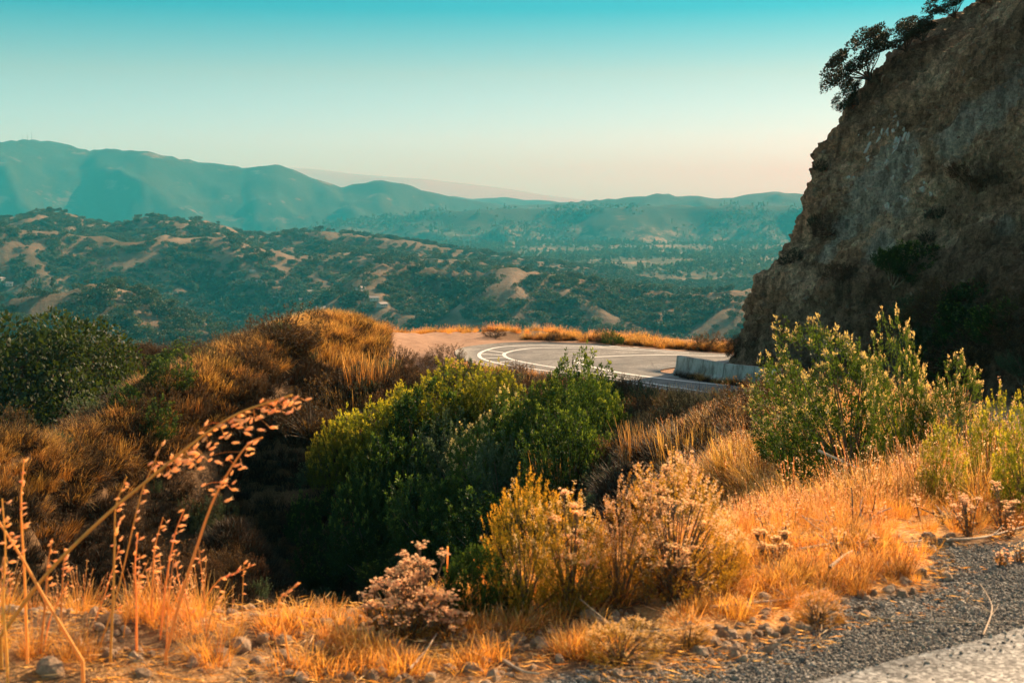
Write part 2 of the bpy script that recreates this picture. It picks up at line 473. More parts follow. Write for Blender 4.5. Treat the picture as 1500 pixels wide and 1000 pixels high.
# ------------------------------------------------------------------ setting materials
def mat_ground():
    m = NT("soil")
    p = m.pos()
    base = m.ramp(m.noise(0.35, 5, .6, p), [(0.3, (0.10, 0.055, 0.028)), (0.55, (0.17, 0.10, 0.052)), (0.75, (0.24, 0.155, 0.085))])
    fine = m.ramp(m.noise(14, 5, .65, p), [(0.3, (0.55,) * 3), (0.7, (1.25,) * 3)])
    col = m.mix(1.0, base, fine, 'MULTIPLY')
    litter = m.ramp(m.noise(40, 3, .6, p), [(0.56, 0.0), (0.64, 0.7)])
    col = m.mix(litter, col, (0.38, 0.24, 0.12))
    straw = m.ramp(m.noise(60, 4, .8, p), [(.3, (.30, .15, .045)), (.5, (.66, .36, .13)), (.7, (.92, .62, .32))])
    col = m.mix(m.attr('straw'), col, straw)
    # bare trodden dirt of the turnout and gravel of the shoulder
    dirt = m.ramp(m.noise(1.6, 6, .7, m.pos(1, 3, 1)), [(0.3, (0.26, 0.15, 0.095)), (0.7, (0.46, 0.29, 0.19))])
    col = m.mix(m.attr('dirt'), col, dirt)
    gv = m.n("ShaderNodeTexVoronoi", {'Vector': p, 'Scale': 55.0})
    grav = m.mix(1.0, m.ramp(m.n("ShaderNodeSeparateColor", {0: gv.outputs['Color']}).outputs[0], [(0.0, (0.12, 0.12, 0.115)), (0.7, (0.34, 0.34, 0.32)), (1, (0.6, 0.57, 0.52))]),
                 m.ramp(gv.outputs['Distance'], [(0.0, (1.0,) * 3), (0.7, (0.25,) * 3)]), 'MULTIPLY')
    col = m.mix(m.attr('gravel'), col, grav)
    h = m.math('ADD', m.noise(9, 6, .7, p), m.math('MULTIPLY', gv.outputs['Distance'], m.math('MULTIPLY', m.attr('gravel'), -0.6)))
    return m.done(col, 0.95, m.bump(h, 0.9, 0.05), 0.15)

def mat_hills():
    m = NT("dry_hillside")
    p = m.pos()
    pz = m.pos(1, 1, 2.2)
    g = m.ramp(m.noise(0.009, 6, .6, p), [(0.3, (0.095, 0.068, 0.042)), (0.5, (0.15, 0.108, 0.070)), (0.68, (0.24, 0.178, 0.12))])
    g = m.mix(1.0, g, m.ramp(m.noise(0.12, 4, .7, p), [(0.3, (0.72,) * 3), (0.7, (1.2,) * 3)]), 'MULTIPLY')
    brush = m.ramp(m.noise(0.0042, 9, .66, pz), [(0.38, 1.0), (0.59, 1.0), (0.65, 0.3)])
    bcol = m.ramp(m.noise(0.05, 6, .7, p), [(0.3, (0.012, 0.020, 0.010)), (0.7, (0.032, 0.042, 0.020))])
    far = m.attr('far')
    near_b = m.ramp(m.noise(0.02, 6, .7, p), [(0.50, 0.0), (0.60, 0.5)])
    col = m.mix(m.mix(far, near_b, brush), g, bcol)
    valley = m.attr('valley')
    vcol = m.ramp(m.noise(0.012, 8, .75, p), [(0.35, (0.02, 0.03, 0.016)), (0.52, (0.06, 0.065, 0.035)), (0.62, (0.28, 0.21, 0.13))])
    col = m.mix(valley, col, vcol)
    col = m.mix(m.attr('pale'), col, (0.24, 0.26, 0.25))  # farthest ridge paled in its own colour to add to the haze
    track = m.attr('track')
    col = m.mix(track, col, (0.55, 0.40, 0.27))
    return m.done(col, 0.95, m.bump(m.noise(0.25, 6, .7, p), 0.6, 3.0), 0.1)

def mat_asphalt():
    m = NT("worn_asphalt")
    p = m.pos()
    c = m.ramp(m.noise(0.6, 5, .6, p), [(0.32, (0.12, 0.118, 0.112)), (0.5, (0.20, 0.192, 0.178)), (0.68, (0.27, 0.255, 0.235))])
    c = m.mix(1.0, c, m.ramp(m.noise(160, 3, .7, p), [(0.35, (0.45,) * 3), (0.5, (0.95,) * 3), (0.68, (1.9,) * 3)]), 'MULTIPLY')
    c = m.mix(m.attr('chip'), c, m.ramp(m.noise(2.5, 6, .7, p), [(.3, (.29, .27, .24)), (.7, (.45, .42, .38))]))
    sp = m.n('ShaderNodeTexVoronoi', {'Vector': p, 'Scale': 75.0}).outputs['Color']
    c = m.mix(1.0, c, m.ramp(m.n('ShaderNodeSeparateColor', {0: sp}).outputs[1], [(0.0, (.45,) * 3), (.55, (1.0,) * 3), (1.0, (1.8,) * 3)]), 'MULTIPLY')
    c = m.mix(1.0, c, m.ramp(m.noise(1.9, 6, .75, p), [(.36, (.78,) * 3), (.62, (1.18,) * 3)]), 'MULTIPLY')
    band = m.attr('wear')
    c = m.mix(m.math('MULTIPLY', band, 0.6), c, (0.11, 0.11, 0.11))
    crack = m.n("ShaderNodeTexVoronoi", {'Vector': m.pos(0.9, 0.9, 0.9), 'Scale': 0.55}, feature='DISTANCE_TO_EDGE').outputs['Distance']
    wob = m.ramp(crack, [(0.0, 1.0), (0.012, 0.0)])
    c = m.mix(m.math('MULTIPLY', wob, 0.5), c, (0.04, 0.04, 0.04))
    return m.done(c, 0.85, m.bump(m.noise(120, 3, .8, p), 0.8, 0.006), 0.25)

def mat_paint():
    m = NT("road_paint")
    p = m.pos()
    c = m.ramp(m.noise(7, 6, .75, p), [(0.32, (0.30, 0.29, 0.27)), (0.45, (0.72, 0.70, 0.66))])
    return m.done(c, 0.7, None, 0.3)

def mat_cliff():
    m = NT("cut_rock")
    p = m.pos()
    pd = m.n("ShaderNodeMapping", {'Vector': p, 'Rotation': (0.0, math.radians(-48), 0.3), 'Scale': (1.0, 1.0, 3.2)}).outputs[0]
    a = m.ramp(m.noise(0.16, 7, .65, pd), [(0.30, (0.32, 0.18, 0.10)), (0.45, (0.52, 0.32, 0.19)), (0.56, (0.64, 0.43, 0.27)), (0.68, (0.72, 0.53, 0.36))])
    b = m.ramp(m.noise(2.3, 7, .75, p), [(0.30, (0.35,) * 3), (0.5, (0.95,) * 3), (0.68, (1.7,) * 3)])
    c = m.mix(1.0, a, b, 'MULTIPLY')
    pale = m.attr('pale')
    pm = m.ramp(m.math('ADD', m.noise(0.7, 7, .7, pd), m.math('SUBTRACT', pale, 0.5)), [(0.40, 0.0), (0.75, 1.0)])
    pc = m.ramp(m.noise(3.5, 6, .7, p), [(0.3, (0.42, 0.38, 0.30)), (0.7, (0.76, 0.70, 0.58))])
    c = m.mix(m.math('MULTIPLY', pm, 0.8), c, pc)
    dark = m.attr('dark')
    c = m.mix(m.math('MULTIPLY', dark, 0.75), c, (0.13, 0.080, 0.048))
    st = m.ramp(m.noise(5.0, 8, .8, pd), [(0.38, 0.0), (0.7, 1.0)])
    h = m.math('ADD', m.noise(3.0, 9, .75, p), m.math('MULTIPLY', st, 0.6))
    c = m.mix(1.0, c, m.ramp(m.noise(9.0, 6, .8, p), [(0.34, (.5,) * 3), (0.5, (1.0,) * 3), (0.66, (1.55,) * 3)]), 'MULTIPLY')
    streak = m.ramp(m.noise(1.4, 6, .75, m.n('ShaderNodeMapping', {'Vector': p, 'Rotation': (0.0, math.radians(35), 0.0), 'Scale': (2.2, 1.0, .5)}).outputs[0]), [(0.40, (.55,) * 3), (0.5, (1.0,) * 3), (0.62, (1.35,) * 3)])
    c = m.mix(1.0, c, streak, 'MULTIPLY')
    return m.done(c, 0.95, m.bump(h, 1.0, 0.35), 0.15)

# ------------------------------------------------------------------ ground and hills
V, F, Z = polar(r_near)
d = road_dist(V[:, 0], V[:, 1])
X, Y = V[:, 0], V[:, 1]
_G = [(0.1, 4.75), (0.6, 5.05), (1.05, 5.28), (1.35, 5.7), (1.8, 5.95), (2.0, 6.6), (2.5, 6.95), (3.6, 7.7), (5.2, 9.5), (9, 9.5), (6, 2), (0, 1), (-2, 3.0)]
def in_gravel(x, y, w=.12):
    return in_poly(x + w * fbm(x / .4, y / .4, 2, 144), y + w * fbm(x / .4, y / .4, 2, 145), _G)
gravel = in_gravel(X, Y).astype(float)
_old = (1 - smooth(0.55, 1.0, d + 0.35 * fbm(X / .7, Y / .7, 3, 44))) * (Y < 9.5) + smooth(1.2, .9, np.hypot((X - 3.0) / 2.0, (Y - 7.2) / 1.2) + .25 * fbm(X / .7, Y / .7, 3, 45)) * (d > 0)
dirt = smooth(1.15, .85, np.hypot((X + 4.2) / 4.2, (Y - 69) / 9.0) + 0.25 * fbm(X / 2.5, Y / 2.5, 3, 46))
dirt = np.maximum(dirt, (1 - smooth(0.6, 1.6, d)) * (Y > 9.5))
_FRP = [(0.5, 5.25), (1.1, 5.4), (1.35, 5.75), (1.8, 6.0), (1.95, 6.75), (2.5, 7.1), (3.4, 7.9), (4.6, 9.6), (5.4, 13), (6.2, 18), (6.6, 23), (3.0, 23), (2.2, 17), (1.8, 12), (1.2, 9), (.6, 7)]
straw = in_poly(X + .2 * fbm(X / .5, Y / .5, 2, 147), Y, _FRP) * smooth(-.5, .1, fbm(X / .6, Y / .6, 3, 148))
straw = np.maximum(straw, (Y < 6) * (X < 0) * smooth(0, .4, fbm(X / .4, Y / .4, 3, 149)) * .4)
ground = link('ground', mesh_from('ground', V, F, {'straw': straw, 'gravel': gravel, 'dirt': np.clip(dirt, 0, 1)}, mats=[mat_ground()]))
tag(ground, 'brown dry soil with gravel shoulder and bare dirt turnout', kind='structure')

V, F, Z2 = polar(r_far)
X, Y = V[:, 0], V[:, 1]; R = np.hypot(X, Y)
valley = smooth(2700, 3100, R) * (1 - smooth(5500, 6100, R)) * smooth(-60, -105, V[:, 2])
farw = smooth(2800, 5200, R)
track = np.zeros(len(V))
# pale farm tracks running along the hill crests, surveyed in azimuth and distance
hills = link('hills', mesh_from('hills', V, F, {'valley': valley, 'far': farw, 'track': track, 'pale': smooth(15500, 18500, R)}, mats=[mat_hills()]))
tag(hills, 'dry golden hills and blue far mountains behind one another', kind='structure')

# horizon profile of the far sheet, to know which hillside spots can be seen
nr = len(r_far); nc = len(az)
_sl = (Z2.reshape(nr, nc) / np.maximum(np.outer(r_far, np.cos(az)), 1))
_cm = np.maximum.accumulate(_sl, axis=0)
def hill_visible(x, y, z, slack):
    a = np.arctan2(x, y); r = np.hypot(x, y)
    ia = np.clip(np.searchsorted(az, a) - 1, 0, nc - 1)
    ir = np.clip(np.searchsorted(r_far, r) - 2, 0, nr - 1)
    return (z + slack) / y > _cm[ir, ia]

# ------------------------------------------------------------------ road
nw = 8
tsr = np.linspace(0, 1, nw + 1)
RV = (RL[:, None, :] * (1 - tsr[None, :, None]) + RR[:, None, :] * tsr[None, :, None])
n_r = len(RL)
i = np.arange(n_r - 1)[:, None] * (nw + 1) + np.arange(nw)[None, :]
RF = np.stack([i, i + nw + 1, i + nw + 2, i + 1], -1).reshape(-1, 4)[:, ::-1]
wear = np.tile(np.abs(np.sin(tsr * 2 * np.pi)) ** 2, n_r)
Vr = RV.reshape(-1, 3).copy()
# a thin slab: top, and a skirt down into the soil on both edges
Vs = np.vstack([Vr, RL - [0, 0, 0.12], RR - [0, 0, 0.12]])
nb = len(Vr)
sk = []
for k in range(n_r - 1):
    sk.append((k * (nw + 1), nb + k, nb + k + 1, (k + 1) * (nw + 1)))
    sk.append((k * (nw + 1) + nw, (k + 1) * (nw + 1) + nw, nb + n_r + k + 1, nb + n_r + k))
RFa = np.vstack([RF, np.array(sk)])
asph = mat_asphalt()
road = link('road', mesh_from('road', Vs, RFa, {'wear': np.concatenate([wear * (Vr[:, 1] > 12), np.zeros(2 * n_r)]), 'chip': 1 - smooth(8, 16, Vs[:, 1])}, mats=[asph]))
tag(road, 'two lane asphalt mountain road bending in a hairpin', kind='structure')
road_bvh = BVHTree.FromPolygons([tuple(v) for v in Vr], [tuple(f) for f in RF.tolist()])
def road_z(x, y):
    h = road_bvh.ray_cast(Vector((x, y, 20)), Vector((0, 0, -1)))
    return h[0].z if h[0] is not None else None

paint = mat_paint()
def line_px(pts, w, name='painted_line', step=0.25, z=-6.8):
    P = catmull([onz(px, py, z)[:2] for px, py in pts], 8)
    return line_xy(P, w, name)
def line_xy(P, w, name='painted_line'):
    T = np.gradient(P, axis=0); T /= np.linalg.norm(T, axis=1)[:, None] + 1e-9
    N = np.stack([-T[:, 1], T[:, 0]], 1)
    V = []; F = []
    last = None
    for p, n in zip(P, N):
        zc = road_z(*p)
        if zc is None: last = None; continue
        a = p + n * w / 2; b = p - n * w / 2
        za = road_z(*a); zb = road_z(*b)
        za = zc if za is None else za; zb = zc if zb is None else zb
        k = len(V)
        V += [(*a, za + .006), (*b, zb + .006)]
        if last is not None: F.append((last, last + 1, k + 1, k))
        last = k
    if not F: return
    return link(name, mesh_from(name, np.array(V), np.array(F)[:, ::-1], mats=[paint], smooth_shade=False), road)
A_LINE = [(1010, 513), (929, 510), (832, 506.5), (774, 506), (735, 508), (712, 513), (702, 519), (708, 526), (735, 533), (786, 541), (871, 552), (909, 558.5), (948, 567), (990, 578)]
B_LINE = [(1010, 516), (929, 512.5), (867, 509.5), (793, 509.5), (762, 512), (742, 516.5), (739, 521), (752, 527), (793, 535), (871, 547), (920, 556), (975, 567), (1060, 584)]
C_LINE = [(1075, 519), (1006, 519.5), (929, 520.5), (871, 523), (850, 526), (844.5, 530), (863, 536), (909, 546), (987, 556), (1060, 565.5), (1116, 573)]
line_px(A_LINE, 0.17); line_px(B_LINE, 0.17); line_px(C_LINE, 0.22)
for (x0, y0, x1, y1) in [(714, 513, 741, 517), (703, 518, 739, 520.5), (707, 525, 742, 523.5), (728, 531, 754, 528)]:
    line_px([(x0, y0), ((x0 + x1) / 2, (y0 + y1) / 2), (x1, y1)], 0.14, 'hatch_bar')
for x0 in (866, 893, 920):
    line_px([(x0, 506.5), (x0 + 8, 507), (x0 + 16, 507.7)], 0.15, 'lane_dash')
for (a, b, c_, d_) in [(962, 574, 1000, 588), (985, 571, 1075, 589)]:
    line_px([(a, b), ((a + c_) / 2, (b + d_) / 2), (c_, d_)], 0.14, z=-6.72)
# lines of the stretch that comes up past the camera
ML = 0.5 * (RL + RR)
line_xy((RL + (RR - RL) * 0.07)[SUBR * 4:SUBR * 12, :2], 0.14)
line_xy(ML[SUBR * 3:SUBR * 12, :2], 0.14, 'centre_line')
line_xy((RL + (RR - RL) * 0.93)[SUBR * 3:SUBR * 12, :2], 0.14)

# ------------------------------------------------------------------ cliff
BASE = [(26, 84), (20, 77), (14.5, 70), (10.8, 64.5), (9.35, 60.8), (9.9, 58), (11.2, 54.5), (13.0, 50.5), (14.6, 46), (15.4, 40), (15.6, 32), (15.6, 24), (15.5, 16), (16, 6), (18, -6), (22, -20)]
BN0 = catmull(BASE, 22)
_s0 = np.concatenate([[0], np.cumsum(np.linalg.norm(np.diff(BN0, axis=0), axis=1))]); _sn = _s0[22 * 4]
_sv = np.concatenate([np.arange(0, _sn - 7, .6), np.arange(_sn - 7, _sn + 17, .085), np.arange(_sn + 17, _s0[-1], .7)])
BN = np.stack([np.interp(_sv, _s0, BN0[:, 0]), np.interp(_sv, _s0, BN0[:, 1])], 1)
_k = np.ones(9) / 9
BN = np.stack([np.convolve(np.pad(BN[:, q], 4, mode='edge'), _k, 'valid') for q in (0, 1)], 1)
T = np.gradient(BN, axis=0); T /= np.linalg.norm(T, axis=1)[:, None]
NI = np.stack([-T[:, 1], T[:, 0]], 1)          # into the hill
# setback direction: from the nose on it leans towards +x and away
seglen = np.concatenate([[0], np.cumsum(np.linalg.norm(np.diff(BN, axis=0), axis=1))])
k0 = int(np.argmin(np.hypot(BN[:, 0] - 9.35, BN[:, 1] - 60.8)))
s_nose = seglen[k0]
PZ = np.array([-0.6, 0.0, 1.6, 3.6, 4.4, 5.9, 7.0, 8.9, 11.2, 13.4, 15.2, 17.4, 19.5, 22.0, 23.0])
PO = np.array([-0.5, 0.0, 0.75, 1.25, 2.4, 3.4, 3.6, 4.5, 5.7, 7.9, 11.2, 15.5, 21.0, 32.0, 60.0])
tt = np.interp(np.linspace(0, 1, 260), [0, .88, 1], [0, 17.0, 23.5]) - 0.6
off = np.interp(tt, PZ, PO)
# soften the profile a little
kern = np.ones(9) / 9
offs = np.convolve(np.pad(off, 4, mode='edge'), kern, 'valid')
nS, nT = len(BN), len(tt)
Vc = np.zeros((nS, nT, 3)); pale = np.zeros((nS, nT)); dark = np.zeros((nS, nT))
bz = H(BN[:, 0], BN[:, 1])
NB = NI.copy()
for j in range(nS):
    u = (seglen[j] - s_nose)
    hs = 1.0 + 0.22 * smooth(5, 13, u) - 0.78 * smooth(15, 32, u)
    d = NI[j]
    lean = np.array([0.92, 0.39])
    wgt = float(np.exp(-(u / 5.0) ** 2))
    d = d * (1 - wgt) + lean * wgt; d = d / np.linalg.norm(d)
    Vc[j, :, 0] = BN[j, 0] + d[0] * offs
    Vc[j, :, 1] = BN[j, 1] + d[1] * offs
    Vc[j, :, 2] = min(bz[j], -3) * 1.0 + tt * hs if bz[j] < -3 else bz[j] + tt * hs
# relief: ledges, gullies and blocks pushed along the face direction
S2 = np.repeat(seglen[:, None], nT, 1); T2 = np.repeat(tt[None, :], nS, 0)
Q = S2 * 0.8 + T2 * 1.1; W = T2 * 1.0 - S2 * 0.55
rel = 0.60 * fbm(Q / 5, W / 2.2, 5, 51, .55) + 0.55 * (ridged(Q / 3.2, W / 1.3, 4, 53) - .6) + 0.22 * fbm(S2 / .5, T2 / .7, 4, 55, .6) \
    + 0.5 * (ridged(S2 / 2.6, T2 / 9, 3, 57) - .6) * smooth(5, 9, T2)
rel = rel + 0.34 * (ridged(Q / 1.3, W / .55, 5, 63, .65) - .6) + 0.16 * np.abs(fbm(S2 / .22, T2 / .3, 3, 65, .6)) + .14 * (ridged(S2 / .8 + T2 * .25, T2 / 2.4, 3, 67) - .6)
rel *= smooth(-0.6, 1.2, T2) * 0.75 + 0.1
GX = np.gradient(Vc, axis=0); GY = np.gradient(Vc, axis=1)
NN = np.cross(GX, GY); NN /= np.linalg.norm(NN, axis=2)[..., None] + 1e-9
if NN[k0 + 40, 40, 1] > 0: NN = -NN
Vc = Vc + NN * rel[..., None]
PXY = project(Vc[..., 0], np.maximum(Vc[..., 1], 1), Vc[..., 2])
# the pale band of exposed rock climbs from the nose up to the far upper end of the face
Uc = S2 - s_nose
_fi = (np.arange(nS - 1)[:, None] * nT + np.arange(nT - 1)[None, :])
_F = np.stack([_fi, _fi + nT, _fi + nT + 1, _fi + 1], -1).reshape(-1, 4)
_bv = BVHTree.FromPolygons([tuple(v) for v in Vc.reshape(-1, 3).tolist()], [tuple(f) for f in _F.tolist()])
def blotch(L):
    out = np.zeros((nS, nT))
    for (px, py, r) in L:
        h = _bv.ray_cast(Vector((0, 0, 0)), Vector(C(px, py, 1.0)).normalized())[0]
        if h is None: continue
        out = np.maximum(out, np.exp(-(np.linalg.norm(Vc - np.array(h), axis=2) / r) ** 2))
    return out
pale = np.exp(-((T2 - (6.6 + 0.38 * np.clip(Uc, 0, 30)) ) / (1.3 + .03 * Uc)) ** 2) * smooth(-1, 3, Uc) * .62 + 0.35 * fbm(S2 / 3, T2 / 3, 3, 61)
pale += 0.5 * np.exp(-((T2 - 7.3) / 1.5) ** 2 - ((Uc - 6.0) / 3.2) ** 2)
pale = .35 * pale + .95 * blotch([(1300, 265, 1.7), (1265, 290, 1.1), (1335, 240, 1.1), (1385, 205, 1.0), (1420, 180, 1.1), (1455, 155, 1.1), (1490, 130, 1.2), (1235, 335, 1.0), (1215, 365, .8), (1290, 365, 1.0), (1270, 320, .8), (1320, 300, .9), (1475, 330, .6)])
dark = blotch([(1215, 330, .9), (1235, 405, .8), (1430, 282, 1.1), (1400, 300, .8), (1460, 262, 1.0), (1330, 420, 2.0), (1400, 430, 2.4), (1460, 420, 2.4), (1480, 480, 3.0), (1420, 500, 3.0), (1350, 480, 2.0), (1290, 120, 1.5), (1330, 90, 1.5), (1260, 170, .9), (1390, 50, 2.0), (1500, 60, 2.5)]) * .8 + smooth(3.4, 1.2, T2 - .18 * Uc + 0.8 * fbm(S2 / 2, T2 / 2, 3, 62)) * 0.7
cliff_V = Vc.reshape(-1, 3)
i = np.arange(nS - 1)[:, None] * nT + np.arange(nT - 1)[None, :]
cliff_F = np.stack([i, i + nT, i + nT + 1, i + 1], -1).reshape(-1, 4)
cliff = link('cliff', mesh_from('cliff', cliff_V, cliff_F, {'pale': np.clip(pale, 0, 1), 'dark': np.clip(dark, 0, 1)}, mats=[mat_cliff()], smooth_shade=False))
tag(cliff, 'steep brown cut rock face in shade above the road', kind='structure')
cliff_bvh = BVHTree.FromPolygons([tuple(v) for v in cliff_V.tolist()], [tuple(f) for f in cliff_F.tolist()])
def cliff_at(px, py):
    d = Vector(C(px, py, 1.0)).normalized()
    h = cliff_bvh.ray_cast(Vector((0, 0, 0)), d)
    return h[0], h[1]

# ------------------------------------------------------------------ haze: the air between here and the far ridge
def make_haze():
    m = bpy.data.materials.new("haze_air"); m.use_nodes = True
    t = m.node_tree
    for n in list(t.nodes): t.nodes.remove(n)
    o = t.nodes.new("ShaderNodeOutputMaterial")
    v = t.nodes.new("ShaderNodeVolumePrincipled")
    v.inputs['Color'].default_value = (HAZE_COL[0], HAZE_COL[1], HAZE_COL[2], 1)
    v.inputs['Absorption Color'].default_value = (1, 1, 1, 1)
    v.inputs['Density'].default_value = HAZE_DENS
    v.inputs['Anisotropy'].default_value = HAZE_G
    t.links.new(v.outputs[0], o.inputs['Volume'])
    x, y0, y1, z0, z1 = 25600, -25600, 25600, -330, 620
    V = [(a, b, c) for a in (-x, x) for b in (y0, y1) for c in (z0, z1)]
    F = [(0, 1, 3, 2), (4, 6, 7, 5), (0, 4, 5, 1), (2, 3, 7, 6), (0, 2, 6, 4), (1, 5, 7, 3)]
    me = bpy.data.meshes.new('haze'); me.from_pydata(V, [], F); me.update()
    me.materials.append(m)
    o = link('haze', me)
    tag(o, 'pale teal haze lying in the valleys', kind='stuff')
HAZE_COL = (0.07, 0.76, 0.90)
HAZE_DENS = 1.08e-4
HAZE_G = -0.38
make_haze()
# ------------------------------------------------------------------ plant builders
def rand_dirs(n, g):
    v = g.normal(size=(n, 3)); return v / np.linalg.norm(v, axis=1)[:, None]
def unit(v):
    return v / (np.linalg.norm(v, axis=-1, keepdims=True) + 1e-9)

class Geo:
    """collects quads and triangles with a few per-vertex numbers"""
    def __init__(s):
        s.V = []; s.F = []; s.A = {'tint': [], 't': []}; s.M = []; s.n = 0
    def add(s, V, F, tint, t, mat=0):
        V = np.asarray(V).reshape(-1, 3)
        s.V.append(V); s.F.append(np.asarray(F) + s.n); s.n += len(V)
        s.A['tint'].append(np.broadcast_to(np.asarray(tint, float).reshape(-1) if np.ndim(tint) else np.full(len(V), tint), (len(V),)))
        s.A['t'].append(np.broadcast_to(np.asarray(t, float).reshape(-1) if np.ndim(t) else np.full(len(V), t), (len(V),)))
        s.M.append(np.full(len(F), mat))
    def mesh(s, name, mats, smooth_shade=True):
        V = np.concatenate(s.V); F = np.concatenate(s.F)
        return mesh_from(name, V, F, {k: np.concatenate(a) for k, a in s.A.items()}, smooth_shade, mats, np.concatenate(s.M))
    def leaves(s, P, D, L, W, g, tint, t, mat=0):
        n = len(P)
        D = unit(D); R = unit(np.cross(D, rand_dirs(n, g)))
        L = np.broadcast_to(L, (n,))[:, None]; W = np.broadcast_to(W, (n,))[:, None]
        up = np.cross(R, D)
        q = np.stack([P, P + D * L * .45 + R * W * .5 + up * L * .06, P + D * L, P + D * L * .45 - R * W * .5 + up * L * .06], 1)
        F = np.arange(4 * n).reshape(n, 4)
        s.add(q.reshape(-1, 3), F, np.repeat(np.broadcast_to(tint, (n,)), 4), np.repeat(np.broadcast_to(t, (n,)), 4), mat)
    def blades(s, n, g, h, rad, lean, w, segs=3, curve=0.5, tint=(0, 1), mat=0, hvar=0.35, centre=(0, 0, 0), up=0.0, base_t=0.0):
        a = g.uniform(0, 2 * np.pi, n); r = rad * np.sqrt(g.uniform(0, 1, n))
        root = np.stack([np.cos(a) * r, np.sin(a) * r, np.full(n, up)], 1) + np.array(centre)
        oa = a + g.normal(0, .7, n)
        out = np.stack([np.cos(oa), np.sin(oa), np.zeros(n)], 1)
        le = np.abs(g.normal(0, lean, n)) + 0.3 * lean * r / max(rad, 1e-6)
        hh = h * (1 - hvar * g.uniform(0, 1, n) ** 0.7)
        sd = np.stack([-np.sin(oa + g.normal(0, .9, n)), np.cos(oa + g.normal(0, .9, n)), np.zeros(n)], 1); sd = unit(sd)
        tn = g.uniform(tint[0], tint[1], n)
        rows = []
        cv = curve * np.abs(g.normal(0.6, .5, n))
        for k in range(segs + 1):
            u = k / segs
            ang = le + cv * u
            p = root + out * (np.sin(ang) * hh * u)[:, None] + np.array([0, 0, 1]) * (np.cos(ang) * hh * u)[:, None]
            ww = w * (1 - 0.85 * u ** 1.3)
            rows.append(np.stack([p - sd * ww / 2, p + sd * ww / 2], 1))
        Vb = np.stack(rows, 1).reshape(n, -1, 3)          # n, 2*(segs+1), 3
        m = 2 * (segs + 1)
        base = np.arange(n)[:, None] * m
        F = []
        for k in range(segs):
            F.append(np.stack([base[:, 0] + 2 * k, base[:, 0] + 2 * k + 1, base[:, 0] + 2 * k + 3, base[:, 0] + 2 * k + 2], 1))
        F = np.concatenate(F)
        tv = np.repeat(np.arange(segs + 1) / segs, 2)
        s.add(Vb.reshape(-1, 3), F, np.repeat(tn, m), base_t + (1 - base_t) * np.tile(tv, n), mat)
    def tube(s, P, R, sides=4, tint=0.5, mat=0):
        P = np.asarray(P, float); n = len(P); R = np.broadcast_to(R, (n,))
        T = unit(np.gradient(P, axis=0)); ref = np.array([0.3, 0.2, 1.0]) if abs(T[0, 2]) < .8 else np.array([1.0, 0.1, 0])
        A = unit(np.cross(T, ref)); B = np.cross(T, A)
        ph = np.arange(sides) / sides * 2 * np.pi
        ring = P[:, None] + (A[:, None] * np.cos(ph)[None, :, None] + B[:, None] * np.sin(ph)[None, :, None]) * R[:, None, None]
        i = np.arange(n - 1)[:, None] * sides + np.arange(sides)[None]
        j = np.arange(n - 1)[:, None] * sides + (np.arange(sides)[None] + 1) % sides
        F = np.stack([i, j, j + sides, i + sides], -1).reshape(-1, 4)
        s.add(ring.reshape(-1, 3), F, tint, np.repeat(np.linspace(0, 1, n), sides), mat)
    def puffs(s, P, r, g, tint, t=1.0, mat=0, spikes=7):
        """small fuzzy seed heads: a burst of short broad bristles"""
        n = len(P)
        d = rand_dirs(n * spikes, g)
        d[:, 2] = np.abs(d[:, 2]) * .8 + d[:, 2] * .2
        Pr = np.repeat(P, spikes, 0); rr = np.repeat(np.broadcast_to(r, (n,)), spikes)
        s.leaves(Pr, d, rr * g.uniform(.75, 1.15, n * spikes), rr * .42, g, np.repeat(np.broadcast_to(tint, (n,)), spikes), t, mat)

def mat_leaf(name, dark, light, tip=None, transl=0.35, tcol=None, rough=0.6, vary=0.25, tip_at=0.75):
    m = NT(name)
    c = m.ramp(m.attr('tint'), [(0.0, dark), (1.0, light)])
    if tip is not None:
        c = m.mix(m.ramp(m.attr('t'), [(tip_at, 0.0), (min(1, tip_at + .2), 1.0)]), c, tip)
    rnd = m.n("ShaderNodeObjectInfo").outputs['Random']
    v = m.math('ADD', m.math('MULTIPLY', rnd, vary * 2), 1 - vary)
    hs = m.n("ShaderNodeHueSaturation", {'Color': c, 'Value': v, 'Hue': m.math('ADD', m.math('MULTIPLY', m.math('FRACT', m.math('MULTIPLY', rnd, 7.31)), 0.03), 0.485)})
    c = hs.outputs[0]
    tc = m.mix(1.0, c, tcol or (1.6, 1.5, 0.7), 'MULTIPLY')
    return m.done(c, rough, None, 0.25, transl, tc)

def mat_bark(name, a, b):
    m = NT(name); p = m.obj()
    return m.done(m.ramp(m.noise(9, 5, .7, p), [(0.3, a), (0.7, b)]), 0.9, m.bump(m.noise(30, 4, .7, p), .6, .02), 0.15)

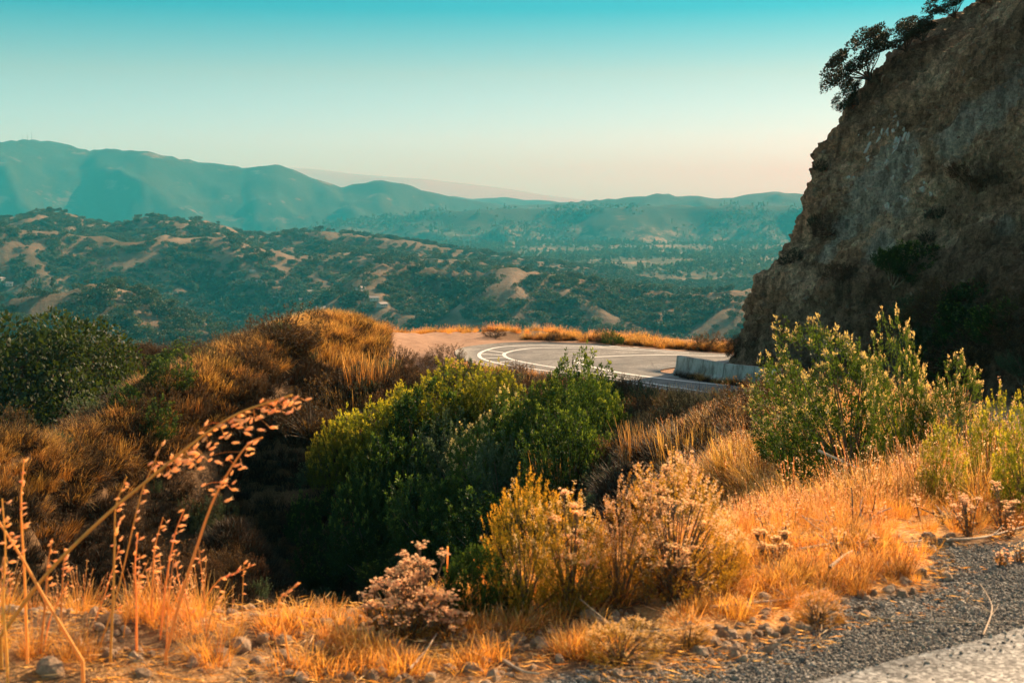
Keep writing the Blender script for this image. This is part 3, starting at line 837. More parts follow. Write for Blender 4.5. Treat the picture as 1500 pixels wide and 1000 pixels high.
M_ = {}
M_['bark'] = mat_bark('bark', (0.05, 0.035, 0.025), (0.15, 0.11, 0.08))
M_['twig'] = mat_bark('grey_twig', (0.10, 0.065, 0.04), (0.24, 0.17, 0.11))
M_['coyote'] = mat_leaf('coyote_brush_leaf', (0.03, 0.058, 0.012), (0.11, 0.165, 0.032), (0.62, 0.46, 0.30), .42, (1.6, 1.5, .6), tip_at=.62)
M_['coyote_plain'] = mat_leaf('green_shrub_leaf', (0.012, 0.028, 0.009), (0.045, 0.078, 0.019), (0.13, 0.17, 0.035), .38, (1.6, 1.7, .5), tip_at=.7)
M_['leafy'] = mat_leaf('sunlit_shrub_leaf', (0.02, 0.045, 0.011), (0.075, 0.125, 0.024), (0.20, 0.23, 0.05), .42, (1.6, 1.6, .5), tip_at=.7)  # lit copy of the green shrub leaf, sunlight put into its colour
M_['yellow_green'] = mat_leaf('yellow_green_leaf', (0.05, 0.08, 0.012), (0.20, 0.23, 0.03), (0.45, 0.42, 0.06), .45, (1.9, 1.7, .4), tip_at=.6)
M_['grey_green'] = mat_leaf('grey_green_leaf', (0.03, 0.05, 0.028), (0.095, 0.125, 0.065), (0.22, 0.24, 0.13), .3, (1.4, 1.5, .8), tip_at=.8)
M_['olive_gold'] = mat_leaf('olive_gold_leaf', (0.08, 0.072, 0.012), (0.36, 0.26, 0.035), (0.70, 0.42, 0.08), .48, (1.7, 1.4, .4), tip_at=.5)
M_['stalk'] = mat_leaf('golden_stalk', (0.50, 0.27, 0.06), (0.80, 0.47, 0.13), None, .35, (1.3, 1.0, .5))
M_['rust'] = mat_leaf('rusty_brush_leaf', (0.032, 0.020, 0.011), (0.095, 0.060, 0.028), (0.18, 0.115, 0.050), .33, (1.6, 1.15, .5), tip_at=.7)
M_['gold'] = mat_leaf('golden_brush_leaf', (0.12, 0.085, 0.018), (0.44, 0.29, 0.05), (0.70, 0.44, 0.15), .46, (1.8, 1.3, .4), tip_at=.6)
M_['fluff'] = mat_leaf('seed_fluff', (0.90, 0.60, 0.36), (0.97, 0.80, 0.54), None, .66, (1.05, .98, .85), .9, .1)
M_['oak'] = mat_leaf('oak_leaf', (0.016, 0.030, 0.010), (0.060, 0.078, 0.024), None, .3, (1.5, 1.6, .5))
M_['hilloak'] = mat_leaf('hill_oak_leaf', (0.025, 0.038, 0.015), (0.095, 0.105, 0.040), None, .15, (1.4, 1.5, .6), vary=.4)
M_['valley_tree'] = mat_leaf('valley_tree_leaf', (0.03, 0.05, 0.015), (0.11, 0.13, 0.04), None, .2, (1.5, 1.5, .6), vary=.45)
M_['straw'] = mat_leaf('straw', (0.36, 0.19, 0.04), (0.85, 0.53, 0.16), (0.95, 0.72, 0.38), .5, (1.45, 1.02, .45), .55, .28, .72)
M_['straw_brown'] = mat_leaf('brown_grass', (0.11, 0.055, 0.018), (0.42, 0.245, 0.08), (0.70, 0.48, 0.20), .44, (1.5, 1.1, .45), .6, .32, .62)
M_['straw_shade'] = mat_leaf('shade_toned_grass', (0.012, 0.008, 0.005), (0.034, 0.021, 0.012), (0.10, 0.062, 0.028), .15, (1.5, 1.1, .5), .6, .35, .68)  # dry grass again, its colour darkened for the shade of the ravine
M_['needle'] = mat_leaf('dark_needle', (0.018, 0.022, 0.012), (0.06, 0.055, 0.028), None, .2, (1.3, 1.3, .7))
M_['floret'] = mat_leaf('oat_floret', (0.85, 0.62, 0.40), (0.97, 0.82, 0.62), None, .68, (1.25, .95, .6), .5, .08)

# --- tufts used by the mown and wild grass
def tuft(name, mat, n, h, rad, lean, w, seed, segs=3, curve=.5, hvar=.4, heads=0, head_mat='floret', head_r=.008):
    g = np.random.default_rng(seed); G = Geo()
    G.blades(n, g, h, rad, lean, w, segs, curve, hvar=hvar)
    mats = [M_[mat]]
    if heads:
        P = []
        for k in range(heads):
            a = g.uniform(0, 2 * np.pi); r = rad * g.uniform(0, 1); tip = np.array([np.cos(a), np.sin(a), 0]) * (r + h * .3 * g.uniform(0, 1)) + np.array([0, 0, h * g.uniform(.9, 1.25)])
            b = np.array([np.cos(a) * r * .5, np.sin(a) * r * .5, 0])
            G.tube([b, b * .4 + tip * .6 + [0, 0, .04 * h], tip], [w * .45, w * .35, w * .25], 3, .6)
            m = 7; u = g.uniform(.62, 1, m)[:, None]
            P.append(b * (1 - u) + tip * u + g.normal(0, head_r, (m, 3)))
        G.leaves(np.concatenate(P), g.normal(0, .6, (heads * 7, 3)) + [0, 0, .5], head_r * 2.2, head_r * 1.0, g, g.uniform(0, 1, heads * 7), .5, 1)
        mats.append(M_[head_mat])
    return G.mesh(name, mats)

def shrub_geo(G, g, R, Hh, shoots, leaves_per, leaf, shoot_len, lobes=5, up=0.55, tip_share=1.0, mat=0, base=0.12, plume=0.5, inner=0.35):
    """foliage of upright leafy shoots spread over a lumpy dome"""
    lob_a = g.uniform(0, 2 * np.pi, lobes); lob_e = g.uniform(0.15, 1.2, lobes); lob_s = g.uniform(.08, .30, lobes)
    LD = np.stack([np.cos(lob_a) * np.cos(lob_e), np.sin(lob_a) * np.cos(lob_e), np.sin(lob_e)], 1)
    d = rand_dirs(shoots, g); d[:, 2] = np.abs(d[:, 2]) * 1.0 - 0.12
    d = unit(d)
    k = 0.68 + (np.maximum(0, d @ LD.T) ** 5 * lob_s[None]).sum(1) * 1.1
    depth = np.where(g.uniform(0, 1, shoots) < inner, g.uniform(.35, .8, shoots), g.uniform(.82, 1.0, shoots))
    rr = k * depth
    P0 = np.stack([d[:, 0] * R * rr, d[:, 1] * R * rr, base * Hh + np.maximum(d[:, 2], -.05) * Hh * (1 - base) * rr], 1)
    D = unit(d * np.array([1, 1, .6]) * (1 - up) + np.array([0, 0, up]) + g.normal(0, .16, (shoots, 3)))
    L = shoot_len * g.uniform(.5, 1.25, shoots) * (0.6 + .6 * depth)
    u = g.uniform(0, 1, (shoots, leaves_per)) ** .8
    P = P0[:, None] + D[:, None] * (u * L[:, None])[..., None]
    o = g.normal(0, 1, P.shape); o = unit(o)
    P = P + o * (leaf * plume * (1.15 - u))[..., None]
    LDn = D[:, None] * .9 + o * .9
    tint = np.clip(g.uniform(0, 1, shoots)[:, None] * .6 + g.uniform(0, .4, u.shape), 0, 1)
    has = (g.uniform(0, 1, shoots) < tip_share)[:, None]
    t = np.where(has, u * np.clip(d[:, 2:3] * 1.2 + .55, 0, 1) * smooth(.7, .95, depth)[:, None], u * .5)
    n = shoots * leaves_per
    G.leaves(P.reshape(n, 3), LDn.reshape(n, 3), (leaf * g.uniform(.7, 1.3, n)), leaf * .5, g, tint.reshape(n), t.reshape(n), mat)
    return P0, D, L

def stems_geo(G, g, P0, n, r, mat=0):
    idx = g.choice(len(P0), min(n, len(P0)), replace=False)
    for i in idx:
        e = P0[i]; b = np.array([e[0] * .08, e[1] * .08, -0.12]) + g.normal(0, .02, 3)
        m = b * .45 + e * .55 + np.array([-e[0] * .12, -e[1] * .12, e[2] * .02])
        G.tube([b, (b + m) / 2 + g.normal(0, r, 3), m, e], [r * 1.4, r, r * .7, r * .35], 4, g.uniform(0, 1), mat)

def make_shrub(kind, seed, R=1.0, Hh=1.3, shoots=260, lp=34, leaf=.045, sl=.38, leafmat='coyote', stems=26, lobes=6, up=.55, tip_share=1.0, puffs=0, inner=.35, plume=.9):
    """returns part meshes of a bush about 2R wide and Hh tall"""
    g = np.random.default_rng(seed)
    G = Geo(); P0, D, L = shrub_geo(G, g, R, Hh, shoots, lp, leaf, sl, lobes, up, tip_share, plume=plume, inner=inner)
    S = Geo(); stems_geo(S, g, P0, stems, 0.016 * R + .004)
    parts = [('foliage', G.mesh(kind + '_foliage', [M_[leafmat]])), ('stems', S.mesh(kind + '_stems', [M_['twig']]))]
    if puffs:
        top = np.nonzero(P0[:, 2] > Hh * .45)[0]
        c = g.choice(top, min(puffs, len(top)), replace=False)
        Pp = []
        for i in c:
            m = 14
            Pp.append(P0[i] + D[i] * L[i] * g.uniform(.55, 1.1, (m, 1)) + g.normal(0, .03 * R, (m, 3)) * [1, 1, .7])
        F = Geo(); F.puffs(np.concatenate(Pp), .021 * R * g.uniform(.7, 1.3, len(c) * 14), g, g.uniform(0, 1, len(c) * 14))
        parts.append(('flower_heads', F.mesh(kind + '_flower_heads', [M_['fluff']])))
    return parts

def put(kind, parts, loc, label, cat, group=None, rotz=0, scale=1.0, tilt=None):
    o = thing(kind, label, cat, loc, rotz, group, scale)
    if tilt: o.rotation_euler = (tilt[0], tilt[1], rotz)
    for nm, me in parts:
        p = link(nm, me, o)
        if nm in ('foliage', 'flower_heads', 'stems', 'crown', 'needles', 'blades'): p['kind'] = 'stuff'
    return o

def make_tree(kind, seed, Hh=6.0, R=3.4, clumps=46, per=110, leaf=.17, leafmat='oak', trunk_h=.3, flat=.75, shape='oak', bark='bark', trunk_r=.045, branches=True, fat=1.0):
    g = np.random.default_rng(seed)
    G = Geo(); S = Geo()
    base = np.array([0, 0, -.3]); fork = np.array([g.normal(0, .06 * R), g.normal(0, .06 * R), Hh * trunk_h])
    r0 = Hh * trunk_r
    S.tube([base, base * .5 + fork * .5 + [.03 * Hh, 0, 0], fork], [r0 * 1.3, r0, r0 * .8], 7, .5)
    d = rand_dirs(clumps, g); d[:, 2] = d[:, 2] * .75 + .25
    rad = g.uniform(.45, 1, clumps) ** .5
    if shape == 'cone':
        hz = g.uniform(0, 1, clumps); a = g.uniform(0, 2 * np.pi, clumps)
        Cn = np.stack([np.cos(a) * R * (1 - hz) ** .8, np.sin(a) * R * (1 - hz) ** .8, Hh * (.12 + .86 * hz)], 1); cr = R * .38 * (1.15 - hz)
    elif shape == 'column':
        hz = g.uniform(0, 1, clumps); a = g.uniform(0, 2 * np.pi, clumps)
        Cn = np.stack([np.cos(a) * R * .5, np.sin(a) * R * .5, Hh * (.1 + .86 * hz)], 1); cr = R * (.55 + .35 * np.sin(np.pi * hz))
    else:
        ctr = np.array([0, 0, Hh * (.5 + trunk_h * .35)])
        Cn = ctr + d * rad[:, None] * np.array([R, R, Hh * .42]) * .8
        cr = R * g.uniform(.13, .27, clumps) * fat
    for c, r in zip(Cn, np.broadcast_to(cr, (clumps,))):
        k = per
        dd = rand_dirs(k, g); q = g.uniform(.35, 1, k) ** .5
        P = c + dd * q[:, None] * r * np.array([1, 1, flat])
        G.leaves(P, dd * .7 + rand_dirs(k, g) * .6 + [0, 0, .25], leaf * g.uniform(.7, 1.4, k), leaf * .75, g, np.clip(g.uniform(.0, .7) + g.uniform(0, .35, k), 0, 1), .3)
        if branches and shape == 'oak' and g.uniform() < .55:
            m = fork * .5 + c * .5 + g.normal(0, .05 * R, 3)
            S.tube([fork * .98, fork * .7 + m * .3 + [0, 0, .05 * Hh], m, c], [r0 * .55, r0 * .4, r0 * .25, r0 * .1], 5, .5)
    return [('crown', G.mesh(kind + '_crown', [M_[leafmat]])), ('trunk', S.mesh(kind + '_trunk', [M_[bark]]))]

def merge_meshes(name, parts):
    """one mesh out of a crown and its trunk, for trees too small to show parts"""
    bm = bmesh.new(); me = bpy.data.meshes.new(name); off = 0
    Vs = []; Fs = []; At = {'tint': [], 't': []}; Mi = []; mats = []
    for k, (nm, m) in enumerate(parts):
        n = len(m.vertices); v = np.empty(n * 3, np.float32); m.vertices.foreach_get('co', v); Vs.append(v.reshape(-1, 3))
        f = np.empty(len(m.loops), np.int32); m.loops.foreach_get('vertex_index', f); Fs.append(f.reshape(-1, 4) + off); off += n
        for a in At:
            q = np.empty(n, np.float32); m.attributes[a].data.foreach_get('value', q); At[a].append(q)
        Mi.append(np.full(len(f) // 4, k)); mats.append(m.materials[0])
    bm.free(); bpy.data.meshes.remove(me)
    return mesh_from(name, np.concatenate(Vs), np.concatenate(Fs), {a: np.concatenate(q) for a, q in At.items()}, True, mats, np.concatenate(Mi))

# --- scattered cover that nobody could count
def scatter(name, label, pts, scl, protos, seed=0, tilt=.12, nrm=None, rotz=None):
    g = np.random.default_rng(seed)
    pts = np.asarray(pts, np.float32); n = len(pts)
    me = bpy.data.meshes.new(name)
    me.vertices.add(n); me.vertices.foreach_set('co', pts.ravel())
    rot = np.stack([g.normal(0, tilt, n), g.normal(0, tilt, n), g.uniform(0, 2 * np.pi, n) if rotz is None else rotz], 1).astype(np.float32)
    a = me.attributes.new('rot', 'FLOAT_VECTOR', 'POINT'); a.data.foreach_set('vector', rot.ravel())
    scl = np.asarray(scl, np.float32)
    if scl.ndim == 1: scl = np.repeat(scl[:, None], 3, 1)
    a = me.attributes.new('scl', 'FLOAT_VECTOR', 'POINT'); a.data.foreach_set('vector', scl.ravel())
    a = me.attributes.new('pick', 'INT', 'POINT'); a.data.foreach_set('value', g.integers(0, len(protos), n).astype(np.int32))
    o = link(name, me)
    ng = bpy.data.node_groups.new(name + '_scatter', 'GeometryNodeTree')
    ng.interface.new_socket('Geometry', in_out='INPUT', socket_type='NodeSocketGeometry')
    ng.interface.new_socket('Geometry', in_out='OUTPUT', socket_type='NodeSocketGeometry')
    N = ng.nodes; Lk = ng.links
    gi = N.new('NodeGroupInput'); go = N.new('NodeGroupOutput'); iop = N.new('GeometryNodeInstanceOnPoints'); jn = N.new('GeometryNodeJoinGeometry')
    for pm in protos:
        po = bpy.data.objects.new(pm.name, pm)
        oi = N.new('GeometryNodeObjectInfo'); oi.inputs['Object'].default_value = po; oi.inputs['As Instance'].default_value = True
        Lk.new(oi.outputs['Geometry'], jn.inputs[0])
    def named(nm, typ):
        q = N.new('GeometryNodeInputNamedAttribute'); q.data_type = typ; q.inputs['Name'].default_value = nm
        return q.outputs['Attribute']
    Lk.new(gi.outputs[0], iop.inputs['Points']); Lk.new(jn.outputs[0], iop.inputs['Instance'])
    iop.inputs['Pick Instance'].default_value = True
    Lk.new(named('pick', 'INT'), iop.inputs['Instance Index'])
    e2r = N.new('FunctionNodeEulerToRotation'); Lk.new(named('rot', 'FLOAT_VECTOR'), e2r.inputs[0]); Lk.new(e2r.outputs[0], iop.inputs['Rotation'])
    Lk.new(named('scl', 'FLOAT_VECTOR'), iop.inputs['Scale'])
    Lk.new(iop.outputs[0], go.inputs[0])
    md = o.modifiers.new('scatter', 'NODES'); md.node_group = ng
    return tag(o, label, kind='stuff')

def sample_poly(P, n, g, keep=None, road_gap=.15):
    """random spots on the ground inside a ground-plan outline"""
    P = np.asarray(P, float); lo = P.min(0); hi = P.max(0)
    out = []
    tot = 0
    for _ in range(60):
        x = g.uniform(lo[0], hi[0], n); y = g.uniform(lo[1], hi[1], n)
        m = in_poly(x, y, P) & (road_dist(x, y) > road_gap)
        x, y = x[m], y[m]
        if keep is not None:
            m = g.uniform(0, 1, len(x)) < keep(x, y); x, y = x[m], y[m]
        out.append(np.stack([x, y], 1)); tot += len(x)
        if tot >= n: break
    q = np.concatenate(out)[:n]
    z = H(q[:, 0], q[:, 1])
    return np.column_stack([q, z])
# ------------------------------------------------------------------ far trees and houses
print('hill trees')
kparts = []
def keep(p): kparts.append(p); return p
oakA = merge_meshes('hill_oak_a', keep(make_tree('hill_oak_a', 1, 9, 6.2, 22, 22, 1.1, 'hilloak', .16, .8, trunk_r=.03, branches=False)))
oakB = merge_meshes('hill_oak_b', keep(make_tree('hill_oak_b', 2, 8, 5.2, 16, 24, 1.0, 'hilloak', .18, .8, trunk_r=.03, branches=False)))
oakC = merge_meshes('hill_oak_c', keep(make_tree('hill_oak_c', 3, 7, 6.4, 24, 20, 1.0, 'hilloak', .10, .7, trunk_r=.03, branches=False)))
valA = merge_meshes('valley_tree_a', make_tree('valley_tree_a', 4, 13, 6.0, 20, 20, 1.3, 'valley_tree', .15, .95, trunk_r=.02, branches=False))
cparts = []
def keepc(p): cparts.append(p); return p
valB = merge_meshes('valley_tree_b', keepc(make_tree('valley_tree_b', 5, 16, 3.4, 20, 20, 1.2, 'hilloak', .06, 1, shape='cone', trunk_r=.015)))
valC = merge_meshes('valley_tree_c', keepc(make_tree('valley_tree_c', 6, 17, 2.0, 18, 18, 1.2, 'valley_tree', .05, 1.3, shape='column', trunk_r=.015)))
cparts.append(cparts[0])

g = np.random.default_rng(101)
near_sl = (Z.reshape(len(r_near), nc) / np.maximum(np.outer(r_near, np.cos(az)), .5)).max(0)
def screen_ok(x, y, z, h):
    px, py = project(x, y, z + h)
    ia = np.clip(np.searchsorted(az, np.arctan2(x, y)), 0, nc - 1)
    ok = (px > -15) & (px < 1290) & ((z + h) / y > near_sl[ia] - .001) & hill_visible(x, y, z, h)
    return ok, px, py
def candidates(n, y0, y1, dens):
    u = g.uniform(0, 1, n); y = np.sqrt(y0 ** 2 + u * (y1 ** 2 - y0 ** 2))
    px = g.uniform(-30, 1290, n); x = (px - 750) / 2092 * y
    z = H(x, y)
    k = g.uniform(0, 1, n) < dens(x, y, z)
    return x[k], y[k], z[k]
def dens_mid(x, y, z):
    n1 = fbm(x / 230, y / 230, 4, 71, .6); n2 = fbm(x / 60, y / 60, 3, 73)
    e = 22.0
    curv = (H(x + e, y) + H(x - e, y) + H(x, y + e) + H(x, y - e)) / 4 - z      # hollows hold the trees
    s = n1 * 1.1 + n2 * .55 + np.clip(curv / 2.2, -.6, .6) + .41
    px = 750 + 2092 * x / y
    s = s + .45 * smooth(0, 1, np.clip((px - 250) / 80, 0, 1)) * smooth(620, 480, px) * smooth(1500, 1250, y) + .35 * smooth(1500, 1250, y) * smooth(400, 250, px)
    pr = h_far(x, y, True)[1]
    bare = .5 * smooth(.02, .35, pr) * smooth(1700, 1900, y) + .35 * smooth(.05, .5, pr) * smooth(1750, 1600, y)
    return np.maximum(smooth(-.05, .28, s) * (1 - bare), .06)
def dens_val(x, y, z):
    n1 = fbm(x / 420, y / 420, 4, 81, .6); n2 = fbm(x / 90, y / 90, 2, 83)
    return smooth(-.12, .30, n1 + .5 * n2) * .9
x1, y1, z1 = candidates(64000, 880, 2800, dens_mid)
ok, pxx, pyy = screen_ok(x1, y1, z1, 8.0)
x1, y1, z1, pxx, pyy = x1[ok], y1[ok], z1[ok], pxx[ok], pyy[ok]
sc1 = 1.15 * g.uniform(.6, 1.25, len(x1)) * (.82 + .25 * smooth(-.3, .4, fbm(x1 / 80, y1 / 80, 2, 75)))
# rows of trees standing on the knolls at the back of the middle hills
extra = []
for (a, b, d0, n) in [(48, 106, 2600, 15), (200, 229, 2620, 8), (-5, 18, 2500, 5), (840, 1080, 1560, 16), (535, 620, 1560, 9), (790, 850, 2080, 8)]:
    for k in range(n):
        px = g.uniform(a, b); best = None
        for dd in np.linspace(d0 * .90, d0 * 1.1, 41):
            xx = (px - 750) / 2092 * dd; zz = H1(xx, dd)
            if best is None or zz / dd > best[0]: best = (zz / dd, xx, dd, zz)
        extra.append((best[1], best[2], best[3]))
extra = np.array(extra)
x1 = np.concatenate([x1, extra[:, 0]]); y1 = np.concatenate([y1, extra[:, 1]]); z1 = np.concatenate([z1, extra[:, 2]])
sc1 = np.concatenate([sc1, g.uniform(.7, 1.15, len(extra))])
pxa, pya = project(x1, y1, z1 + 6)
hidden = np.array([px > 1040 and cliff_at(px, py)[0] is not None for px, py in zip(pxa, pya)])
size = sc1 / y1 * (~hidden)
order = np.argsort(-size)
big, rest = order[:285], order[285:]
kinds = [oakA, oakB, oakC]
gt = np.random.default_rng(5)
for i in big:
    s = sc1[i]
    o = put('oak_tree', kparts[gt.integers(0, 3)], (x1[i], y1[i], z1[i] - .4), None, None, None, gt.uniform(0, 6.28), (s * gt.uniform(.85, 1.2), s * gt.uniform(.85, 1.2), s * gt.uniform(.85, 1.1)))
    tag(o, 'dark round oak among the many scattered over the dry hills beyond the road', 'tree', 'oaks scattered over the middle hills')
pr = np.column_stack([x1[rest], y1[rest], z1[rest] - .4])
scatter('oak_woodland', 'smaller dark oaks covering the hollows of the dry hills', pr, sc1[rest], kinds, 11, .03)
x2, y2, z2 = candidates(60000, 2750, 6600, dens_val)
ok, _, _ = screen_ok(x2, y2, z2, 12.0)
x2, y2, z2 = x2[ok], y2[ok], z2[ok]
scatter('valley_trees', 'hazy belt of trees over the valley floor and its town', np.column_stack([x2, y2, z2 - .5]), g.uniform(.6, 1.4, len(x2)), [valA, valA, valB, valC, oakA], 12, .02)
# conifers and poplars between the houses below the left hill
xs, ys, zs = [], [], []
for (px, py, n, sp) in [(395, 432, 16, 40), (505, 445, 10, 34), (60, 425, 9, 30), (420, 462, 12, 36), (300, 440, 8, 50), (350, 492, 8, 30), (190, 492, 6, 30)]:
    for k in range(n):
        p = ground_at(px + g.normal(0, sp * .6), py + g.normal(0, 7))
        if p[1] > 500: xs.append(p)
for p in xs:
    s = gt.uniform(.55, 1.0); o = put('conifer_tree', cparts[gt.integers(0, 3)], (p[0], p[1], p[2] - .5), None, None, None, gt.uniform(0, 6), s)
    tag(o, 'slender dark conifer standing among the houses in the valley below', 'tree', 'conifers among the valley houses')

# houses
def m_plain(name, a, rough=.8):
    m = NT(name); return m.done(m.mix(m.math('MULTIPLY', m.noise(3, 4, .6, m.obj()), .4), a, tuple(v * .6 for v in a)), rough)
mw, mr, mg = m_plain('house_wall', (.45, .42, .36)), m_plain('house_roof', (.30, .27, .25), .6), m_plain('window_glass', (.05, .06, .07), .15)
def box_mesh(name, x0, x1, y0, y1, z0, z1, mat):
    V = [(a, b, c) for a in (x0, x1) for b in (y0, y1) for c in (z0, z1)]
    return mesh_from(name, np.array(V), np.array([(0, 1, 3, 2), (4, 6, 7, 5), (0, 4, 5, 1), (2, 3, 7, 6), (0, 2, 6, 4), (1, 5, 7, 3)]), mats=[mat], smooth_shade=False)
def gable(name, w, d, z0, z1, mat):
    V = [(-w, -d, z0), (w, -d, z0), (w, d, z0), (-w, d, z0), (-w, 0, z1), (w, 0, z1)]
    return mesh_from(name, np.array(V), [(0, 1, 5, 4), (2, 3, 4, 5), (0, 4, 3), (1, 2, 5), (0, 3, 2, 1)], mats=[mat], smooth_shade=False)
hw = box_mesh('house_wall', -7, 7, -4.5, 4.5, -1, 4, mw); hr = gable('house_roof', 7.8, 5.3, 4.0, 6.6, mr)
hwin = [box_mesh('house_window', a, a + 1.6, -4.56, -4.45, 1.2, 2.6, mg) for a in (-5.2, -.8, 3.6)]
gh = np.random.default_rng(31)
for (px, py) in [(391, 408), (408, 452), (370, 399), (326, 427), (3, 417), (12, 421), (489, 437), (520, 434), (507, 442), (537, 452), (528, 428), (402, 441), (445, 447), (430, 430), (470, 455), (560, 452), (350, 415), (381, 420), (455, 430), (548, 440), (415, 416), (343, 404)]:
    p = ground_at(px, py)
    if p[1] < 500: continue
    t = thing('house', 'pale-walled house half hidden by trees in the valley below', 'house', (p[0], p[1], p[2]), gh.uniform(-1.2, 1.2), 'houses among the trees in the valley', gh.uniform(.5, .8))
    link('wall', hw, t); link('roof', hr, t)
    for w in hwin: link('window', w, t)
# masts on the highest mountain
mm = m_plain('mast_steel', (.35, .35, .35))
for px, hgt in ((44, 32), (50, 44), (36, 24)):
    k = (px - 750) / 2092; best = max(((H1(k * d, d) / d, d) for d in np.linspace(7300, 8700, 60)))
    d = best[1]; G = Geo()
    G.tube([(0, 0, -5), (0, 0, hgt * .5), (0, 0, hgt)], [1.6, 1.2, .5], 4)
    o = link('radio_mast', G.mesh('radio_mast', [mm]), loc=(k * d, d, H1(k * d, d)))
    tag(o, {44: 'middle one of three thin masts on the highest mountain', 50: 'tallest thin radio mast on the highest mountain', 36: 'shortest thin mast on the highest mountain'}[px], 'mast')
# ------------------------------------------------------------------ near: barrier
print('near things')
mc = NT('weathered_concrete')
_p = mc.obj()
_c = mc.ramp(mc.noise(1.3, 6, .7, _p), [(0.3, (0.24, 0.24, 0.225)), (0.7, (0.44, 0.43, 0.40))])
_c = mc.mix(mc.ramp(mc.noise(2.0, 5, .7, mc.n("ShaderNodeMapping", {'Vector': _p, 'Scale': (1.7, 1.7, .5)}).outputs[0]), [(.46, 0.0), (.62, .85)]), _c, (.11, .09, .07))
M_['concrete'] = mc.done(_c, .85, mc.bump(mc.noise(25, 5, .7, _p), .5, .01), .2)
def barrier(a, b, label):
    a = np.array(a); b = np.array(b); L = np.linalg.norm(b - a); ang = math.atan2(b[1] - a[1], b[0] - a[0])
    za = H1(*a); zb = H1(*b)
    t = thing('concrete_barrier', label, 'barrier', (*((a + b) / 2), (za + zb) / 2 - .04), ang, 'concrete barriers at the foot of the cliff')
    t.rotation_euler[1] = -math.atan2(zb - za, L)
    prof_ = [(-.30, 0), (-.30, .08), (-.15, .33), (-.085, .81), (.085, .81), (.15, .33), (.30, .08), (.30, 0)]
    n = 9; V = []; F = []; gg = np.random.default_rng(int(L * 1000))
    for k in range(n):
        xx = -L / 2 + .012 + (L - .024) * k / (n - 1)
        for (y, z) in prof_: V.append((xx, y + gg.normal(0, .004), z + gg.normal(0, .004)))
    m = len(prof_)
    for k in range(n - 1):
        for j in range(m): F.append((k * m + j, k * m + (j + 1) % m, (k + 1) * m + (j + 1) % m, (k + 1) * m + j))
    F.append(tuple(range(m))[::-1]); F.append(tuple((n - 1) * m + j for j in range(m)))
    me = mesh_from('barrier_body', np.array(V), F, mats=[M_['concrete']], smooth_shade=False)
    link('body', me, t)
    for xx in (-L * .28, L * .28):          # drainage notches at the foot
        link('drain_slot', box_mesh('drain_slot', xx - .25, xx + .25, -.305, -.26, .0, .07, m_dark), t)
    return t
m_dark = m_plain('dark_slot', (.02, .02, .02))
_b0 = np.array([6.75, 57.35]); _bd = np.array([.46, -.888])
barrier(_b0, _b0 + _bd * 3.25, 'first concrete barrier with its pale end by the hairpin')
barrier(_b0 + _bd * 3.3, _b0 + _bd * 6.6, 'second concrete barrier with brown weeds along its foot')

# ------------------------------------------------------------------ rock pieces that stand out of the cliff face
def shard(name, seed, mat):
    g = np.random.default_rng(seed); bm = bmesh.new(); bmesh.ops.create_cube(bm, size=2)
    for v in bm.verts: v.co = Vector((v.co.x * g.uniform(.6, 1), v.co.y * g.uniform(.5, 1), v.co.z * g.uniform(.7, 1.1)))
    bmesh.ops.bevel(bm, geom=bm.edges[:], offset=.28, segments=1, affect='EDGES')
    for v in bm.verts: v.co += Vector(g.normal(0, .07, 3))
    me = bpy.data.meshes.new(name); bm.to_mesh(me); bm.free(); me.materials.append(mat); return me
def m_rock(name, a, b):
    m = NT(name); p = m.obj(); c = m.ramp(m.noise(1.6, 6, .7, p), [(.3, a), (.7, b)])
    return m.done(c, .9, m.bump(m.noise(3, 6, .7, p), .7, .3), .15)
R_pale = [shard('pale_rock', 40 + k, m_rock('pale_rock', (.34, .32, .28), (.66, .63, .56))) for k in range(3)]
R_brown = [shard('brown_rock', 50 + k, m_rock('brown_rock', (.14, .085, .055), (.36, .25, .17))) for k in range(4)]
gk = np.random.default_rng(66)
def rock(px, py, w, h, protos, lean=.5, label=None):
    q, n = cliff_at(px, py)
    if q is None: return
    if n.y > 0: n = -n
    o = link('rock', protos[gk.integers(0, len(protos))], cliff, tuple(q - n * .03))
    k = q.y / FOC / 2
    o.scale = (w * k, min(w, h) * k * .6, h * k); o.rotation_euler = (gk.normal(0, .25), lean + gk.normal(0, .25), math.atan2(n.x, -n.y) + gk.normal(0, .3))
    if label: o['label'] = label
for k in range(24): rock(gk.normal(1305, 17), gk.normal(195, 14), gk.uniform(3, 7), gk.uniform(9, 24), R_pale, .35, 'pale upright rock splinter')
for k in range(16): rock(gk.normal(1320, 40), gk.normal(255, 25), gk.uniform(5, 13), gk.uniform(4, 10), R_pale, .9, 'pale rock lump')
for k in range(150):
    px = gk.uniform(1090, 1500); py = gk.uniform(20, 530)
    rock(px, py, gk.uniform(5, 17), gk.uniform(4, 10), R_brown, .8 if px > 1250 else -.7)

